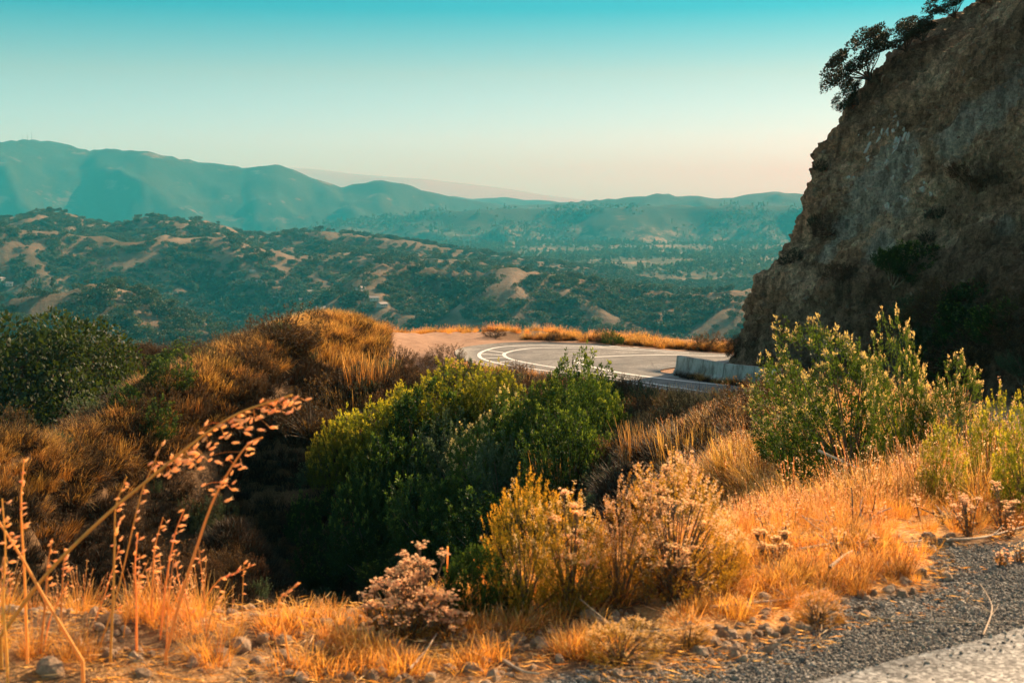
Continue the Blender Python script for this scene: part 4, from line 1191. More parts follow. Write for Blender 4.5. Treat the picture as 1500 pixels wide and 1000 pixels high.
# ------------------------------------------------------------------ shrub prototypes
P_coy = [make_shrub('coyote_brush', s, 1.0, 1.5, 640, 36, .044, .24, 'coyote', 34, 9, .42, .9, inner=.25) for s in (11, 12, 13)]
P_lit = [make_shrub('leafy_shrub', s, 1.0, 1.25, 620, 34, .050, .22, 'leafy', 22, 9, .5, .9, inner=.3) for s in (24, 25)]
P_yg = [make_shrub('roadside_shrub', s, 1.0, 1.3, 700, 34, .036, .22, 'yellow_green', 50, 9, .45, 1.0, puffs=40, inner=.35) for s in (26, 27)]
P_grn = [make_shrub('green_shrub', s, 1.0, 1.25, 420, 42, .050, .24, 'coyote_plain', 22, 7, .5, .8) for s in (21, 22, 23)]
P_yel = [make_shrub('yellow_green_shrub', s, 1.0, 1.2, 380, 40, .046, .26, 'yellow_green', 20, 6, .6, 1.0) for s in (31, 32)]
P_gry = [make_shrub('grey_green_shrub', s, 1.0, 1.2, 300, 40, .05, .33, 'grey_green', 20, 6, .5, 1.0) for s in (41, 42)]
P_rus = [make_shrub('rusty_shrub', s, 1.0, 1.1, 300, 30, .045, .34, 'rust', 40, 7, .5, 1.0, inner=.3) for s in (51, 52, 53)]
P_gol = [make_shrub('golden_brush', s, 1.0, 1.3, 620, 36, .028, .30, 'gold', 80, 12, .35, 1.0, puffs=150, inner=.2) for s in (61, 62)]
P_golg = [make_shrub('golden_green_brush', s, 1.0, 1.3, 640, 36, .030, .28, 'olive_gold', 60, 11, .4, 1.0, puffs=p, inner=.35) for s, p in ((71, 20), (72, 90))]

def shrub(kind, protos, k, px, top, base, w, label, cat='shrub', group=None, rot=None, Y=None, depth=None):
    """stand a bush where its foot is seen; its size from how tall it looks there"""
    if Y is None: x, y, z = ground_at(px, base)
    else:
        x = C(px, base, Y)[0]; y = Y; z = H1(x, y)
    parts = protos[k % len(protos)]
    hh = (slope(top) * y - z)
    me = parts[0][1]; 
    key = me.name
    if key not in _bb:
        v = np.empty(len(me.vertices) * 3, np.float32); me.vertices.foreach_get('co', v); v = v.reshape(-1, 3)
        _bb[key] = (np.percentile(v[:, 2], 99.3), np.percentile(np.abs(v[:, 0]), 98.5))
    h0, r0 = _bb[key]
    sz = hh / h0; sx = (w / 2 * y / FOC) / r0
    o = put(kind, parts, (x, y, z), label, cat, group, (px * 1.37 + top) % 6.28 if rot is None else rot, (sx, sx if depth is None else depth * sx, sz))
    return o
_bb = {}

# the green thicket on the flank of the spur
S = 'green bushes of the thicket below the road'
shrub('yellow_green_shrub', P_yel, 0, 488, 622, 735, 74, 'bright yellow-green bush at the outer end of the thicket')
shrub('yellow_green_shrub', P_yel, 1, 545, 588, 700, 100, 'sunlit yellow-green bush between the bright end bush and the thicket')
shrub('green_shrub', P_grn, 0, 610, 560, 690, 120, 'dark green bush with yellow sunlit tips high in the thicket')
shrub('yellow_green_shrub', P_yel, 0, 668, 532, 640, 130, 'yellow-topped green bush just below the dirt turnout')
shrub('green_shrub', P_grn, 1, 590, 640, 770, 130, 'shaded dark green bush in the middle of the thicket')
shrub('grey_green_shrub', P_gry, 0, 660, 612, 735, 110, 'grey-green bush in the middle of the thicket beside pink seed plumes')
shrub('coyote_brush', P_coy, 0, 712, 582, 740, 120, 'bush with pinkish seed plumes rising from the green thicket')
shrub('grey_green_shrub', P_gry, 1, 735, 640, 760, 120, 'soft grey-green bush low in the thicket under the plumes')
shrub('green_shrub', P_lit, 1, 828, 524, 680, 150, 'tallest green bush of the thicket standing against the road')
shrub('green_shrub', P_lit, 0, 770, 562, 710, 140, 'rounded leafy green bush beside the tallest one in the thicket')
shrub('green_shrub', P_lit, 0, 880, 552, 670, 100, 'green bush at the road end of the thicket beside golden brush')
shrub('green_shrub', P_grn, 1, 830, 600, 745, 130, 'dense dark green bush below the tallest bush')
shrub('green_shrub', P_grn, 2, 650, 700, 840, 150, 'deeply shaded green bush at the bottom of the thicket')
shrub('green_shrub', P_grn, 0, 730, 720, 850, 150, 'deeply shaded green bush behind the golden brush')
shrub('green_shrub', P_grn, 1, 545, 700, 850, 120, 'dark green bush half lost in the ravine shade')
shrub('green_shrub', P_grn, 2, 448, 728, 800, 56, 'small green bush alone on the dark slope')
shrub('green_shrub', P_grn, 0, 480, 780, 880, 90, 'low dark bush near the ravine bottom')

gt_ = np.random.default_rng(41)
_TP = [(470, 700), (600, 595), (720, 560), (905, 570), (890, 690), (760, 770), (640, 850), (480, 870)]
k = 0
while k < 34:
    px = gt_.uniform(470, 905); py = gt_.uniform(560, 870)
    if not in_poly(np.array([px]), np.array([py]), _TP)[0]: continue
    x, y, z = ground_at(px, py + 25)
    if y < 25: continue
    rim = py < 640  # sunlit rim gets the lighter leaf colours, the shaded body the dark one
    shrub('green_shrub', [P_grn, P_lit, P_yel, P_grn, P_gry][k % 5] if rim else P_grn, k, px, py - gt_.uniform(22, 42), py + 25, gt_.uniform(60, 100), 'bush lost among the others in the green thicket below the road', 'shrub', S)
    k += 1
shrub('yellow_green_shrub', P_yel, 1, 520, 606, 700, 80, 'sunlit yellow-green bush second from the outer end of the thicket')
shrub('yellow_green_shrub', P_yel, 0, 590, 568, 660, 90, 'yellow-green bush on the upper rim of the thicket under the spur grass')
shrub('yellow_green_shrub', P_yel, 1, 720, 536, 630, 80, 'yellow-topped bush where the thicket meets the road verge')

# the big flowering bush by the road and its neighbours
shrub('coyote_brush', P_coy, 0, 1172, 525, 690, 140, 'flowering green bush nearest the concrete barrier')
shrub('coyote_brush', P_coy, 1, 1248, 478, 715, 195, 'largest flowering bush covered in creamy seed tips under the cliff')
shrub('coyote_brush', P_coy, 2, 1328, 470, 700, 120, 'tall narrow flowering bush with upright plumes under the cliff')
shrub('coyote_brush', P_coy, 0, 1392, 530, 680, 110, 'shorter flowering bush at the shaded end of the row')
shrub('grey_green_shrub', P_gry, 0, 1405, 598, 700, 60, 'small grey-green bush beside the golden one')
shrub('golden_green_brush', P_yg, 0, 1452, 582, 735, 110, 'yellow-green bush full of dry seed heads by the roadside')
shrub('golden_brush', P_yg, 1, 1500, 580, 760, 100, 'golden orange bush by the roadside cut by the frame')
shrub('golden_green_brush', P_yg, 0, 1317, 615, 700, 66, 'small bright green bush between flowering bushes and dry grass')
shrub('golden_green_brush', P_yg, 1, 1372, 625, 745, 76, 'yellowish bush with pink seed heads below the grey-green one')

# brush in front of the camera
shrub('golden_green_brush', P_golg, 0, 765, 700, 905, 124, 'yellow and orange leafy bush nearest the dark ravine', rot=1.0)
shrub('golden_green_brush', P_golg, 1, 838, 726, 895, 120, 'golden bush with pink seed clusters beside the yellow leafy one')
shrub('golden_brush', P_gol, 0, 905, 702, 885, 130, 'golden brush with bare wiry stems in the middle of the verge')
shrub('golden_brush', P_gol, 1, 988, 668, 872, 175, 'largest golden brush crowned with creamy seed heads')
shrub('golden_brush', P_gol, 0, 1062, 735, 858, 96, 'smaller golden brush leaning out beside the largest one', rot=4.0)
shrub('green_shrub', P_grn, 1, 690, 800, 905, 90, 'small green bush tucked behind the pink dried flowers')
shrub('green_shrub', P_grn, 0, 745, 830, 905, 70, 'dark green bush low behind crossed dry stems')

shrub('golden_brush', P_gol, 1, 905, 902, 972, 130, 'low golden tuft bush at the edge of the gravel')
shrub('golden_brush', P_gol, 0, 1010, 900, 948, 90, 'smaller golden tuft bush right beside the low one by the gravel')
shrub('golden_brush', P_gol, 1, 1195, 862, 915, 84, 'little olive tuft bush between orange grass and gravel')
# along the far edge of the hairpin
for k, (px, top, base, w, pr, nm, lb) in enumerate([
        (422, 447, 522, 84, P_rus, 'rusty_shrub', 'rust-brown bush on the crest of the spur'), (365, 492, 545, 70, P_rus, 'rusty_shrub', 'brown bush just below the rust-brown crest bush'),
        (725, 481, 496, 36, P_rus, 'rusty_shrub', 'brown bush at the far road edge nearest the turnout'), (552, 468, 484, 40, P_rus, 'rusty_shrub', 'low brown bush on the rim beyond the turnout'),
        (812, 484, 499, 30, P_rus, 'rusty_shrub', 'second brown bush along the far road edge'), (880, 480, 503, 24, P_rus, 'rusty_shrub', 'brown bush touching the small green one at the far road edge'),
        (898, 484, 506, 32, P_grn, 'green_shrub', 'single small green bush at the far edge of the hairpin'), (1036, 486, 514, 60, P_rus, 'rusty_shrub', 'broad brown bush at the far road edge by the cliff'),
        (505, 540, 600, 90, P_rus, 'rusty_shrub', 'dark wiry brown bush on the shaded side of the spur'), (455, 560, 640, 100, P_rus, 'rusty_shrub', 'wide brown bush on the shaded spur above the seed heads'),
        (585, 505, 545, 60, P_rus, 'rusty_shrub', 'pale brown bush at the near edge of the turnout'), (650, 505, 540, 60, P_rus, 'rusty_shrub', 'brown bush between turnout and thicket'),
        (745, 530, 560, 60, P_rus, 'rusty_shrub', 'reddish brown bush beside the near road edge')]):
    shrub(nm, pr, k, px, top, base, w, lb)

# chaparral on the ridge behind and in the shade below it
gc = np.random.default_rng(77)
lab = 'brown scrubby bush in the chaparral of the shaded ridge'
for k in range(70):
    px = gc.uniform(120, 420); py = 514 + 75 * gc.uniform(0, 1) ** 1.5
    x, y, z = ground_at(px, py)
    if y < 60 or y > 118: continue
    o = put('chaparral_shrub', [P_rus[k % 3], P_rus[(k + 2) % 3], P_rus[k % 3], P_rus[(k + 1) % 3], P_grn[k % 3]][k % 5], (x, y, z - .1), lab, 'shrub', 'chaparral bushes on the ridge behind', gc.uniform(0, 6), (gc.uniform(.9, 1.7), gc.uniform(.9, 1.7), gc.uniform(.6, 1.2)))
for k in range(40):
    px = gc.uniform(-20, 300); py = gc.uniform(560, 700)
    x, y, z = ground_at(px, py)
    if y < 48: continue
    o = put('ravine_shrub', [P_grn[k % 3], P_rus[k % 3], P_rus[(k + 1) % 3]][k % 3], (x, y, z - .1), 'dark scrubby bush on the shaded slope beside the lone oak', 'shrub', 'bushes on the shaded slope by the oak', gc.uniform(0, 6), gc.uniform(.5, 1.1))

# the lone oak at the frame edge and a second behind it
P_oak = make_tree('oak', 93, 6.4, 4.2, 48, 210, .13, 'oak', .2, .62, fat=1.15)
P_oak2 = make_tree('oak2', 92, 5.0, 3.0, 34, 170, .14, 'oak', .2, .7, fat=1.2)
def stand(kind, parts, px, Y, top, hproto, label, wk=1.0, rot=0.0):
    x = C(px, 560, Y)[0]; y = Y; z = H1(x, y)
    s = (slope(top) * y - z) / hproto
    return put(kind, parts, (x, y, z), label, 'tree', None, rot, (s * wk, s * wk, s))
stand('oak_tree', P_oak, 52, 80, 458, 6.1, 'spreading green oak standing on the shaded slope', .95, 1.2)
stand('oak_tree', P_oak2, 122, 84, 486, 4.7, 'smaller oak just behind the spreading green one', .8, 3.0)
stand('oak_tree', P_oak2, -15, 79, 480, 4.7, 'leafy oak cut by the frame beside the spreading one', 1.0, 5.0)

# ------------------------------------------------------------------ plants on the cliff
P_scrub = [make_tree('scrub_pine', s, 3.0, 1.9, 52, 150, .085, 'needle', .12, .5, trunk_r=.018) for s in (95, 96)]
for (px, py, hpx, wk, tx, ty, lb) in [
        (1285, 118, 78, 1.25, 0, -.75, 'lowest and largest scrubby tree leaning out from the cliff skyline'), (1262, 152, 46, 1.0, 0, -1.0, 'small wiry tree hanging below the largest one on the skyline'),
        (1330, 78, 52, 1.2, 0, -.55, 'second scrubby tree up the cliff skyline'), (1352, 62, 40, 1.1, 0, -.4, 'small reddish tree between two larger ones on the skyline'),
        (1400, 28, 52, 1.2, 0, -.5, 'broad dark tree near the top of the cliff skyline'), (1440, 8, 50, 1.3, 0, -.3, 'topmost tree on the cliff cut by the frame')]:
    h, n = cliff_at(px, py)
    if h is None: continue
    s = hpx * h.y / FOC / 2.6
    o = put('scrub_tree', P_scrub[int(px) % 2], tuple(h + Vector((0.15, .2, -.15))), lb, 'tree', None, px % 6, (s * wk, s * wk, s))
    o.rotation_euler = (tx, ty, 0)
P_dk = [make_shrub('cliff_shrub', s, 1.0, 1.1, 220, 26, .06, .4, 'needle', 26, 6, .4, 1) for s in (97, 98)]
def cliff_plant(px, py, w, hpx, protos, nm, label, group=None, k=0):
    h, n = cliff_at(px, py)
    if h is None: return
    s = w / 2 * h.y / FOC / .95; sz = hpx * h.y / FOC / 1.25
    if n.y > 0: n = -n
    dirv = (n * .55 + Vector((0, 0, 1))).normalized()
    o = put(nm, protos[k % len(protos)], tuple(h - dirv * .1 * s), label, 'shrub', group, 0, (s, s, sz))
    o.rotation_euler = (Matrix.Rotation(0, 3, 'Z').to_quaternion() @ dirv.to_track_quat('Z', 'Y')).to_euler()
cliff_plant(1203, 250, 20, 20, P_dk, 'cliff_shrub', 'tiny wiry bush high on the cliff edge against the sky')
cliff_plant(1192, 332, 22, 20, P_dk, 'cliff_shrub', 'tiny bush on the cliff edge against the hazy valley', k=1)
cliff_plant(1162, 383, 42, 22, P_dk, 'cliff_shrub', 'spiky bush on the lower cliff edge')
cliff_plant(1315, 410, 110, 62, P_grn, 'green_shrub', 'dark green bush growing on the cliff face above the flowering bushes')
cliff_plant(1215, 335, 60, 20, P_rus, 'rusty_shrub', 'brown matted plant on a ledge of the cliff')
cliff_plant(1235, 405, 50, 24, P_rus, 'rusty_shrub', 'brown plant low on the cliff face', k=1)
cliff_plant(1430, 275, 110, 30, P_rus, 'rusty_shrub', 'long brown mat of plants across the cliff face', k=2)
cliff_plant(1370, 320, 30, 18, P_dk, 'cliff_shrub', 'small dark tuft below the pale rock of the cliff')
cliff_plant(1355, 352, 26, 16, P_dk, 'cliff_shrub', 'smaller dark tuft under the first one on the cliff face', k=1)
gq = np.random.default_rng(8)
for k in range(26):
    px = gq.uniform(1330, 1510); py = gq.uniform(440, 600)
    cliff_plant(px, py, gq.uniform(50, 100), gq.uniform(30, 60), [P_grn, P_rus, P_gry, P_rus][k % 4], 'slope_shrub', 'dark bush on the shaded lower slope of the cliff', 'bushes on the shaded lower slope of the cliff', k)
for k in range(16):
    px = gq.uniform(1075, 1330); py = gq.uniform(495, 545)
    cliff_plant(px, py, gq.uniform(16, 40), gq.uniform(8, 22), P_rus, 'slope_shrub', 'low brown plant at the foot of the cliff behind the barriers', 'low plants at the foot of the cliff', k)
# ------------------------------------------------------------------ grass and ground cover
print('grass')
gg = np.random.default_rng(200)
T_fine = [tuft('dry_grass_tuft', 'straw', 90, .34, .10, .35, .0045, 300 + k, 3, .6, .5, 5, head_r=.006) for k in range(3)]
T_short = [tuft('short_grass_tuft', 'straw', 46, .12, .06, .5, .004, 310 + k, 2, .7, .5) for k in range(3)]
T_mid = [tuft('golden_grass_tuft', 'straw_brown', 110, .62, .22, .30, .011, 320 + k, 3, .5, .45, 5, 'fluff', .010) for k in range(3)]
T_gold = [tuft('gold_grass_tuft', 'straw', 110, .5, .22, .32, .010, 325 + k, 3, .5, .5, 6, head_r=.011) for k in range(3)]
T_hum = [tuft('brown_hummock', 'straw_brown', 170, .62, .36, .42, .016, 330 + k, 3, .55, .45) for k in range(3)]
T_dark = [tuft('shade_hummock', 'straw_shade', 150, .60, .40, .45, .018, 340 + k, 3, .6, .5) for k in range(3)]
T_reed = [tuft('upright_stalks', 'straw_brown', 60, 1.0, .22, .12, .014, 350 + k, 3, .15, .45) for k in range(3)]

def sc(n, lo, hi): return gg.uniform(lo, hi, n)
# the flank of the spur, from the ravine up to the turnout
FL = [(-23, 33), (-20, 43), (-16, 50), (-13, 57), (-9.5, 64), (-9.5, 73), (-6.6, 70), (-5.2, 62), (-2.6, 58), (1, 55), (5, 50), (6.6, 44), (6.9, 30), (5.5, 22), (2.0, 26), (0, 30), (-4, 32), (-9, 32), (-16, 31)]
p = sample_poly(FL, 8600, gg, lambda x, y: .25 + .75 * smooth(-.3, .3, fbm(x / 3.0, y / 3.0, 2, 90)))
scatter('brown_grass', 'brown dry grass on the spur flank, toned dark for its shade', p, sc(len(p), .7, 1.25), T_dark, 21)
_cr = np.array([C(a, b, c)[:2] for a, b, c in [(0, 752, 38), (80, 705, 42), (170, 650, 46.5), (285, 578, 51.5), (370, 524, 57), (430, 490, 63), (480, 470, 70)]])
RIDGE = [tuple(q) for q in _cr + [-1.7, .8]] + [tuple(q) for q in (_cr + [.9, -.9])[::-1][:-3]] + [tuple(q) for q in (_cr + [.6, -.3])[::-1][-3:]]
RIDGE[6:8] = [(-9.3, 72), (-6.4, 71), (-5.8, 64)]
p = sample_poly(RIDGE, 760, gg, lambda x, y: smooth(-.9, -.1, fbm(x / 3, y / 3, 2, 91)))
scatter('ridge_grass', 'sunlit golden brown grass along the crest of the spur', p, sc(len(p), .75, 1.35), T_hum, 22)  # lighter grass tone kept to the sunlit rim, the shade-toned one below
SP2 = [(-7.5, 52), (-5.5, 60), (-2.0, 58.6), (1.5, 54.5), (4.5, 50), (6.4, 44), (5.6, 36), (3.0, 32), (0.5, 36), (-2, 44), (-5, 46)]
p = sample_poly(SP2, 1300, gg, lambda x, y: smooth(-.35, .2, fbm(x / 2.5, y / 2.5, 2, 92)))
scatter('spur_grass', 'golden brown grass on the upper slope below the hairpin', p, sc(len(p), .5, 1.1), [T_dark[0], T_dark[1], T_hum[0]], 23)
RB = [(3.0, 20), (3.0, 28), (3.2, 40), (4.5, 46.5), (6.6, 44), (7.2, 36), (7.1, 28), (6.4, 20), (5, 15.5), (3.2, 15)]
p = sample_poly(RB, 1500, gg, lambda x, y: .3 + .7 * smooth(-.3, .2, fbm(x / 2, y / 2, 2, 94)))
scatter('roadside_grass', 'golden upright grass between the thicket and the flowering bushes', p, sc(len(p), .5, 1.1), T_mid, 24)
p = sample_poly(FL, 330, gg, lambda x, y: smooth(-.3, .3, fbm(x / 5, y / 5, 2, 193)), .6)
scatter('low_scrub', 'low dark scrub mixed into the brown grass of the spur', p, sc(len(p), .35, .8), [P_rus[0][0][1], P_rus[1][0][1], P_gry[0][0][1], P_rus[2][0][1]], 51)
# behind the spur
BK = [(-42, 50), (-46, 96), (-30, 108), (-12, 110), (-9, 80), (-11, 60), (-14, 48), (-20, 42)]
p = sample_poly(BK, 3800, gg)
scatter('chaparral_cover', 'low brown growth over the ridge behind the spur, toned dark for shade', p, sc(len(p), .9, 1.9), T_dark, 25)
# rim of the turnout and of the hairpin
def along(P, n, wd):
    P = catmull(P, 12); k = gg.uniform(0, len(P) - 1.001, n); i = k.astype(int); f = k - i
    q = P[i] * (1 - f[:, None]) + P[i + 1] * f[:, None] + gg.normal(0, wd, (n, 2))
    q = q[road_dist(q[:, 0], q[:, 1]) > .25]
    return np.column_stack([q, H(q[:, 0], q[:, 1])])
RIM = [(-9.8, 70), (-8.6, 76), (-5, 77.2), (-1, 76.6), (2, 74.5), (5, 72.4), (7.5, 70.2), (11, 69.4), (15, 69)]
p = along(RIM, 1200, .8); p = p[gg.uniform(0, 1, len(p)) < smooth(-.3, .3, fbm(p[:, 0] / 1.3, p[:, 1] / 1.3, 2, 191))]
scatter('rim_grass', 'strip of orange dry grass along the rim beyond the hairpin', p, sc(len(p), .25, .95), T_gold + [T_hum[0]], 26)
p = along([(1.0, 72.6), (4.5, 71.4), (6.8, 69.9), (8.6, 68.6), (12, 68), (16, 68)], 420, .35)
scatter('road_edge_weeds', 'brown and gold weeds along the far road edge', p, sc(len(p), .3, .9), T_hum + [T_dark[0]], 27)
p = along([(-6.6, 62), (-4.4, 61), (-2.6, 60), (-1.2, 58.2), (1.0, 55.4), (3.2, 51.2), (4.6, 48), (6.6, 43), (7.1, 36)], 500, .45)
scatter('verge_grass', 'dry grass fringe along the near side of the hairpin', p, sc(len(p), .3, .75), T_gold, 28)
_k = gg.uniform(.4, 6.4, 90); _k = np.concatenate([_k[:50], gg.normal(1.9, .3, 22), gg.normal(4.4, .35, 22)])
q = _b0 + _bd * _k[:, None] + np.array([-.888, -.46]) * gg.uniform(.32, .6, len(_k))[:, None]
p = np.column_stack([q, H(q[:, 0], q[:, 1])])
scatter('barrier_weeds', 'brown weeds along the foot of the concrete barriers', p, sc(len(p), .3, .75), T_dark + [T_hum[0]], 29)
# field of fine orange grass on the right, close by
FR = [(0.7, 5.35), (1.1, 5.45), (1.35, 5.8), (1.8, 6.1), (1.95, 6.8), (2.5, 7.2), (3.4, 8.0), (4.6, 9.6), (5.4, 13), (6.2, 18), (6.6, 23), (3.0, 23), (2.2, 17), (1.8, 12), (1.2, 9), (.8, 7)]
p = sample_poly(FR, 3000, gg, lambda x, y: .25 + .75 * smooth(-.35, .2, fbm(x / .9, y / .9, 2, 96)), .45)
s_ = sc(len(p), .22, .75) * (.45 + .55 * smooth(5.5, 9, p[:, 1]))
scatter('orange_grass', 'fine orange dry grass filling the verge on the near side of the bushes', p, s_, T_fine, 30)
p = sample_poly(FR, 900, gg, lambda x, y: smooth(-.1, .4, fbm(x / 1.1, y / 1.1, 2, 196)), .45)
scatter('brown_verge_grass', 'darker brown grass patches in the orange verge', p, sc(len(p), .25, .7) * (.4 + .6 * smooth(5.5, 9, p[:, 1])), T_mid, 34)
FM = [(-.3, 6.3), (.6, 6.2), (1.2, 6.6), (2.0, 7.0), (2.4, 8.2), (1.6, 9.5), (.3, 8.2), (-.5, 7.0)]
p = sample_poly(FM, 420, gg, lambda x, y: smooth(-.3, .3, fbm(x / .5, y / .5, 2, 97)), .45)
scatter('verge_tufts', 'short orange grass under the golden brush', p, sc(len(p), .25, .6), T_fine, 31)
BM = [(-.9, 4.7), (-.6, 4.75), (.1, 4.9), (.9, 5.5), (1.5, 6.0), (2.1, 6.7), (1.6, 7.0), (.7, 6.3), (-.2, 5.9), (-.9, 5.2)]
p = sample_poly(BM, 520, gg, lambda x, y: smooth(-.25, .25, fbm(x / .35, y / .35, 2, 98)), .3)
scatter('berm_tufts', 'short orange tufts between the stones of the verge', p, sc(len(p), .5, 1.2), T_short, 32)
FLG = [(-2.6, 4.6), (-.75, 4.7), (-.9, 5.35), (-2.6, 5.7)]
p = sample_poly(FLG, 90, gg, lambda x, y: smooth(-.2, .25, fbm(x / .4, y / .4, 2, 99)) * (0.25 + .75 * smooth(-1.0, -1.5, x)))
scatter('front_grass', 'bright orange dry grass at the feet of the wild oats', p, sc(len(p), .22, .58), T_fine, 33)

# ------------------------------------------------------------------ stones and gravel
def stone_mesh(name, seed, mat, squash=.6, sub=2):
    bm = bmesh.new(); bmesh.ops.create_icosphere(bm, subdivisions=sub, radius=1)
    g = np.random.default_rng(seed); d = g.normal(size=(7, 3)); o = g.uniform(.62, .95, 7); d = unit(d)
    for v in bm.verts:
        p = np.array(v.co)
        for k in range(7):
            s = p @ d[k]
            if s > o[k]: p = p - d[k] * (s - o[k]) * .9
        p = p * (1 + .07 * g.normal()); v.co = Vector((p[0], p[1] * .85, p[2] * squash))
    me = bpy.data.meshes.new(name); bm.to_mesh(me); bm.free(); me.materials.append(mat)
    return me
def mat_stone(name, a, b):
    m = NT(name); p = m.obj()
    rnd = m.n("ShaderNodeObjectInfo").outputs['Random']
    c = m.ramp(rnd, [(0, a), (1, b)])
    c = m.mix(1.0, c, m.ramp(m.noise(4, 5, .7, p), [(.3, (.6,) * 3), (.7, (1.3,) * 3)]), 'MULTIPLY')
    return m.done(c, .85, m.bump(m.noise(6, 5, .7, p), .6, .15), .25)
ms_g, ms_d = mat_stone('gravel_stone', (.14, .13, .115), (.66, .57, .46)), mat_stone('dirt_stone', (.28, .18, .11), (.62, .43, .28))
S_g = [stone_mesh('pebble', 400 + k, ms_g, .6, 1) for k in range(4)]
S_d = [stone_mesh('clod', 410 + k, ms_d, .65, 2) for k in range(4)]
GV = _G[:9] + [(4.2, 7.2), (1.0, 4.4), (-.2, 4.2)]
p = sample_poly(GV, 22000, gg, lambda x, y: np.clip(.8 + .6 * fbm(x / .5, y / .5, 2, 89), 0.1, 1), 0.0)
scatter('gravel', 'loose grey gravel of the road shoulder', p + [0, 0, .002], gg.uniform(.3, 1, len(p)) ** 2.6 * .0075 + .0024, S_g, 41, 1.0)
p = sample_poly(GV, 420, gg, None, -1)
scatter('larger_pebbles', 'larger pebbles lying amid the roadside gravel', p + [0, 0, .003], gg.uniform(.2, 1, len(p)) ** 2 * .013 + .008, S_g, 44, 1.0)
_e = RL[SUBR:SUBR * 5]; _ii = gg.integers(0, len(_e), 350); _dd = (RR - RL)[SUBR:SUBR * 5][_ii]; _dd = _dd / np.linalg.norm(_dd[:, :2], axis=1)[:, None]
p = _e[_ii] + _dd * np.abs(gg.normal(0, .06, 350))[:, None] + np.column_stack([gg.normal(0, .05, (350, 2)), np.full(350, .003)])
scatter('spilled_gravel', 'grit spilled over the edge of the near asphalt', p, gg.uniform(.3, 1, len(p)) ** 2.2 * .008 + .003, S_g, 45, 1.0)
p = sample_poly([(-2.6, 4.6), (0, 4.4), (1.1, 5.2), (2.0, 6.2), (2.2, 7.0), (1.0, 6.9), (0, 6.3), (-1, 5.8), (-2.8, 6.0)], 2600, gg, lambda x, y: smooth(-.3, .3, fbm(x / .3, y / .3, 3, 171)), .2)
scatter('small_clods', 'small clods and chips of dry soil on the verge', p, gg.uniform(.2, 1, len(p)) ** 3.5 * .034 + .004, S_d, 42, 1.0)
def litter_mesh(name, seed):
    g = np.random.default_rng(seed); G = Geo(); n = 14
    a = g.uniform(0, 6.28, n); P = np.stack([g.normal(0, .05, n), g.normal(0, .05, n), g.uniform(.003, .015, n)], 1)
    G.leaves(P, np.stack([np.cos(a), np.sin(a), g.normal(0, .1, n)], 1), g.uniform(.03, .09, n), .0035, g, g.uniform(0, 1, n), g.uniform(.3, 1, n))
    return G.mesh(name, [M_['straw']])
p = sample_poly([(-2.6, 4.5), (0, 4.4), (1.1, 5.1), (1.9, 5.8), (2.3, 6.8), (4.5, 9.0), (3.5, 9.6), (1.0, 6.9), (0, 6.3), (-1, 5.8), (-2.8, 6.0)], 1500, gg, lambda x, y: smooth(-.4, .3, fbm(x / .4, y / .4, 2, 172)), .05)
scatter('straw_litter', 'broken straw littering the soil and gravel of the verge', p, sc(len(p), .6, 1.2), [litter_mesh('litter', 430 + k) for k in range(3)], 43, .1)
BS = [(322, 967, 17, 'rounded tan stone in front of the wild oats'), (355, 950, 20, 'dark clod on the rim beside the wild oats'), (385, 940, 16, 'brown stone on the rim next to the dark clod'), (470, 952, 14, 'pinkish stone in the middle of the soil rim'),
      (415, 945, 15, 'second brown stone along the rim'), (678, 928, 14, 'pale stone under the pink dried flowers'), (716, 953, 13, 'pale blocky stone at the edge of the gravel'), (690, 985, 16, 'pinkish stone lying by the frame bottom near the gravel'),
      (540, 940, 14, 'flat brown stone on the soil rim'), (1038, 945, 15, 'grey brown stone where gravel meets golden tufts'), (1180, 925, 13, 'pale stone on the gravel by dry sticks'), (75, 988, 24, 'wide flat pale stone at the feet of the oats'),
      (600, 965, 12, 'small tan stone amid the rim clods'), (1265, 905, 12, 'pinkish stone among dry twigs'), (820, 970, 11, 'small pale stone on the gravel'), (1120, 880, 14, 'brown clod under the orange grass'), (860, 905, 16, 'dark clod below the golden brush')]
for k, (px, py, wp, lb) in enumerate(BS):
    x, y, z = ground_at(px, py); s = wp * y / FOC
    o = link('stone', S_d[k % 4], loc=(x, y, z + s * .25)); o.scale = (s, s, s); o.rotation_euler = (gg.normal(0, .3), gg.normal(0, .3), gg.uniform(0, 6))
    tag(o, lb, 'stone', 'loose stones on the verge')

# ------------------------------------------------------------------ dead sticks
M_['dead'] = mat_bark('bleached_wood', (.34, .24, .16), (.66, .52, .38))
def stick(pts, r, label, name='dead_stick', Y=None, lift=.02, forks=0):
    P = []
    for q in pts:
        if len(q) == 3: P.append(C(*q))
        else:
            x, y, z = ground_at(*q); P.append((x, y, z + lift))
    P = catmull(P, 5); G = Geo()
    base = P[0].copy(); P = P - base
    G.tube(P, np.linspace(r, r * .5, len(P)), 6, .5)
    t = link(name, G.mesh(name, [M_['dead']]), loc=tuple(base))
    tag(t, label, 'stick')
    for k in range(forks):
        i = int(len(P) * gg.uniform(.25, .8)); F = Geo(); d = gg.normal(0, 1, 3); d[2] = abs(d[2]) * .6; d = d / np.linalg.norm(d) * gg.uniform(.08, .2)
        F.tube([P[i], P[i] + d * .5 + gg.normal(0, .01, 3), P[i] + d], [r * .5, r * .35, r * .15], 4, .5)
        link('twig', F.mesh('twig', [M_['dead']]), t)
    return t
stick([(366, 900, 5.2), (430, 904, 5.2), (490, 910, 5.25), (556, 917, 5.3)], .007, 'long pale straight stick jutting over the dark ravine')
stick([(1040, 898), (1100, 893), (1170, 884), (1215, 868)], .007, 'thin pale stick lying below the orange grass', forks=2)
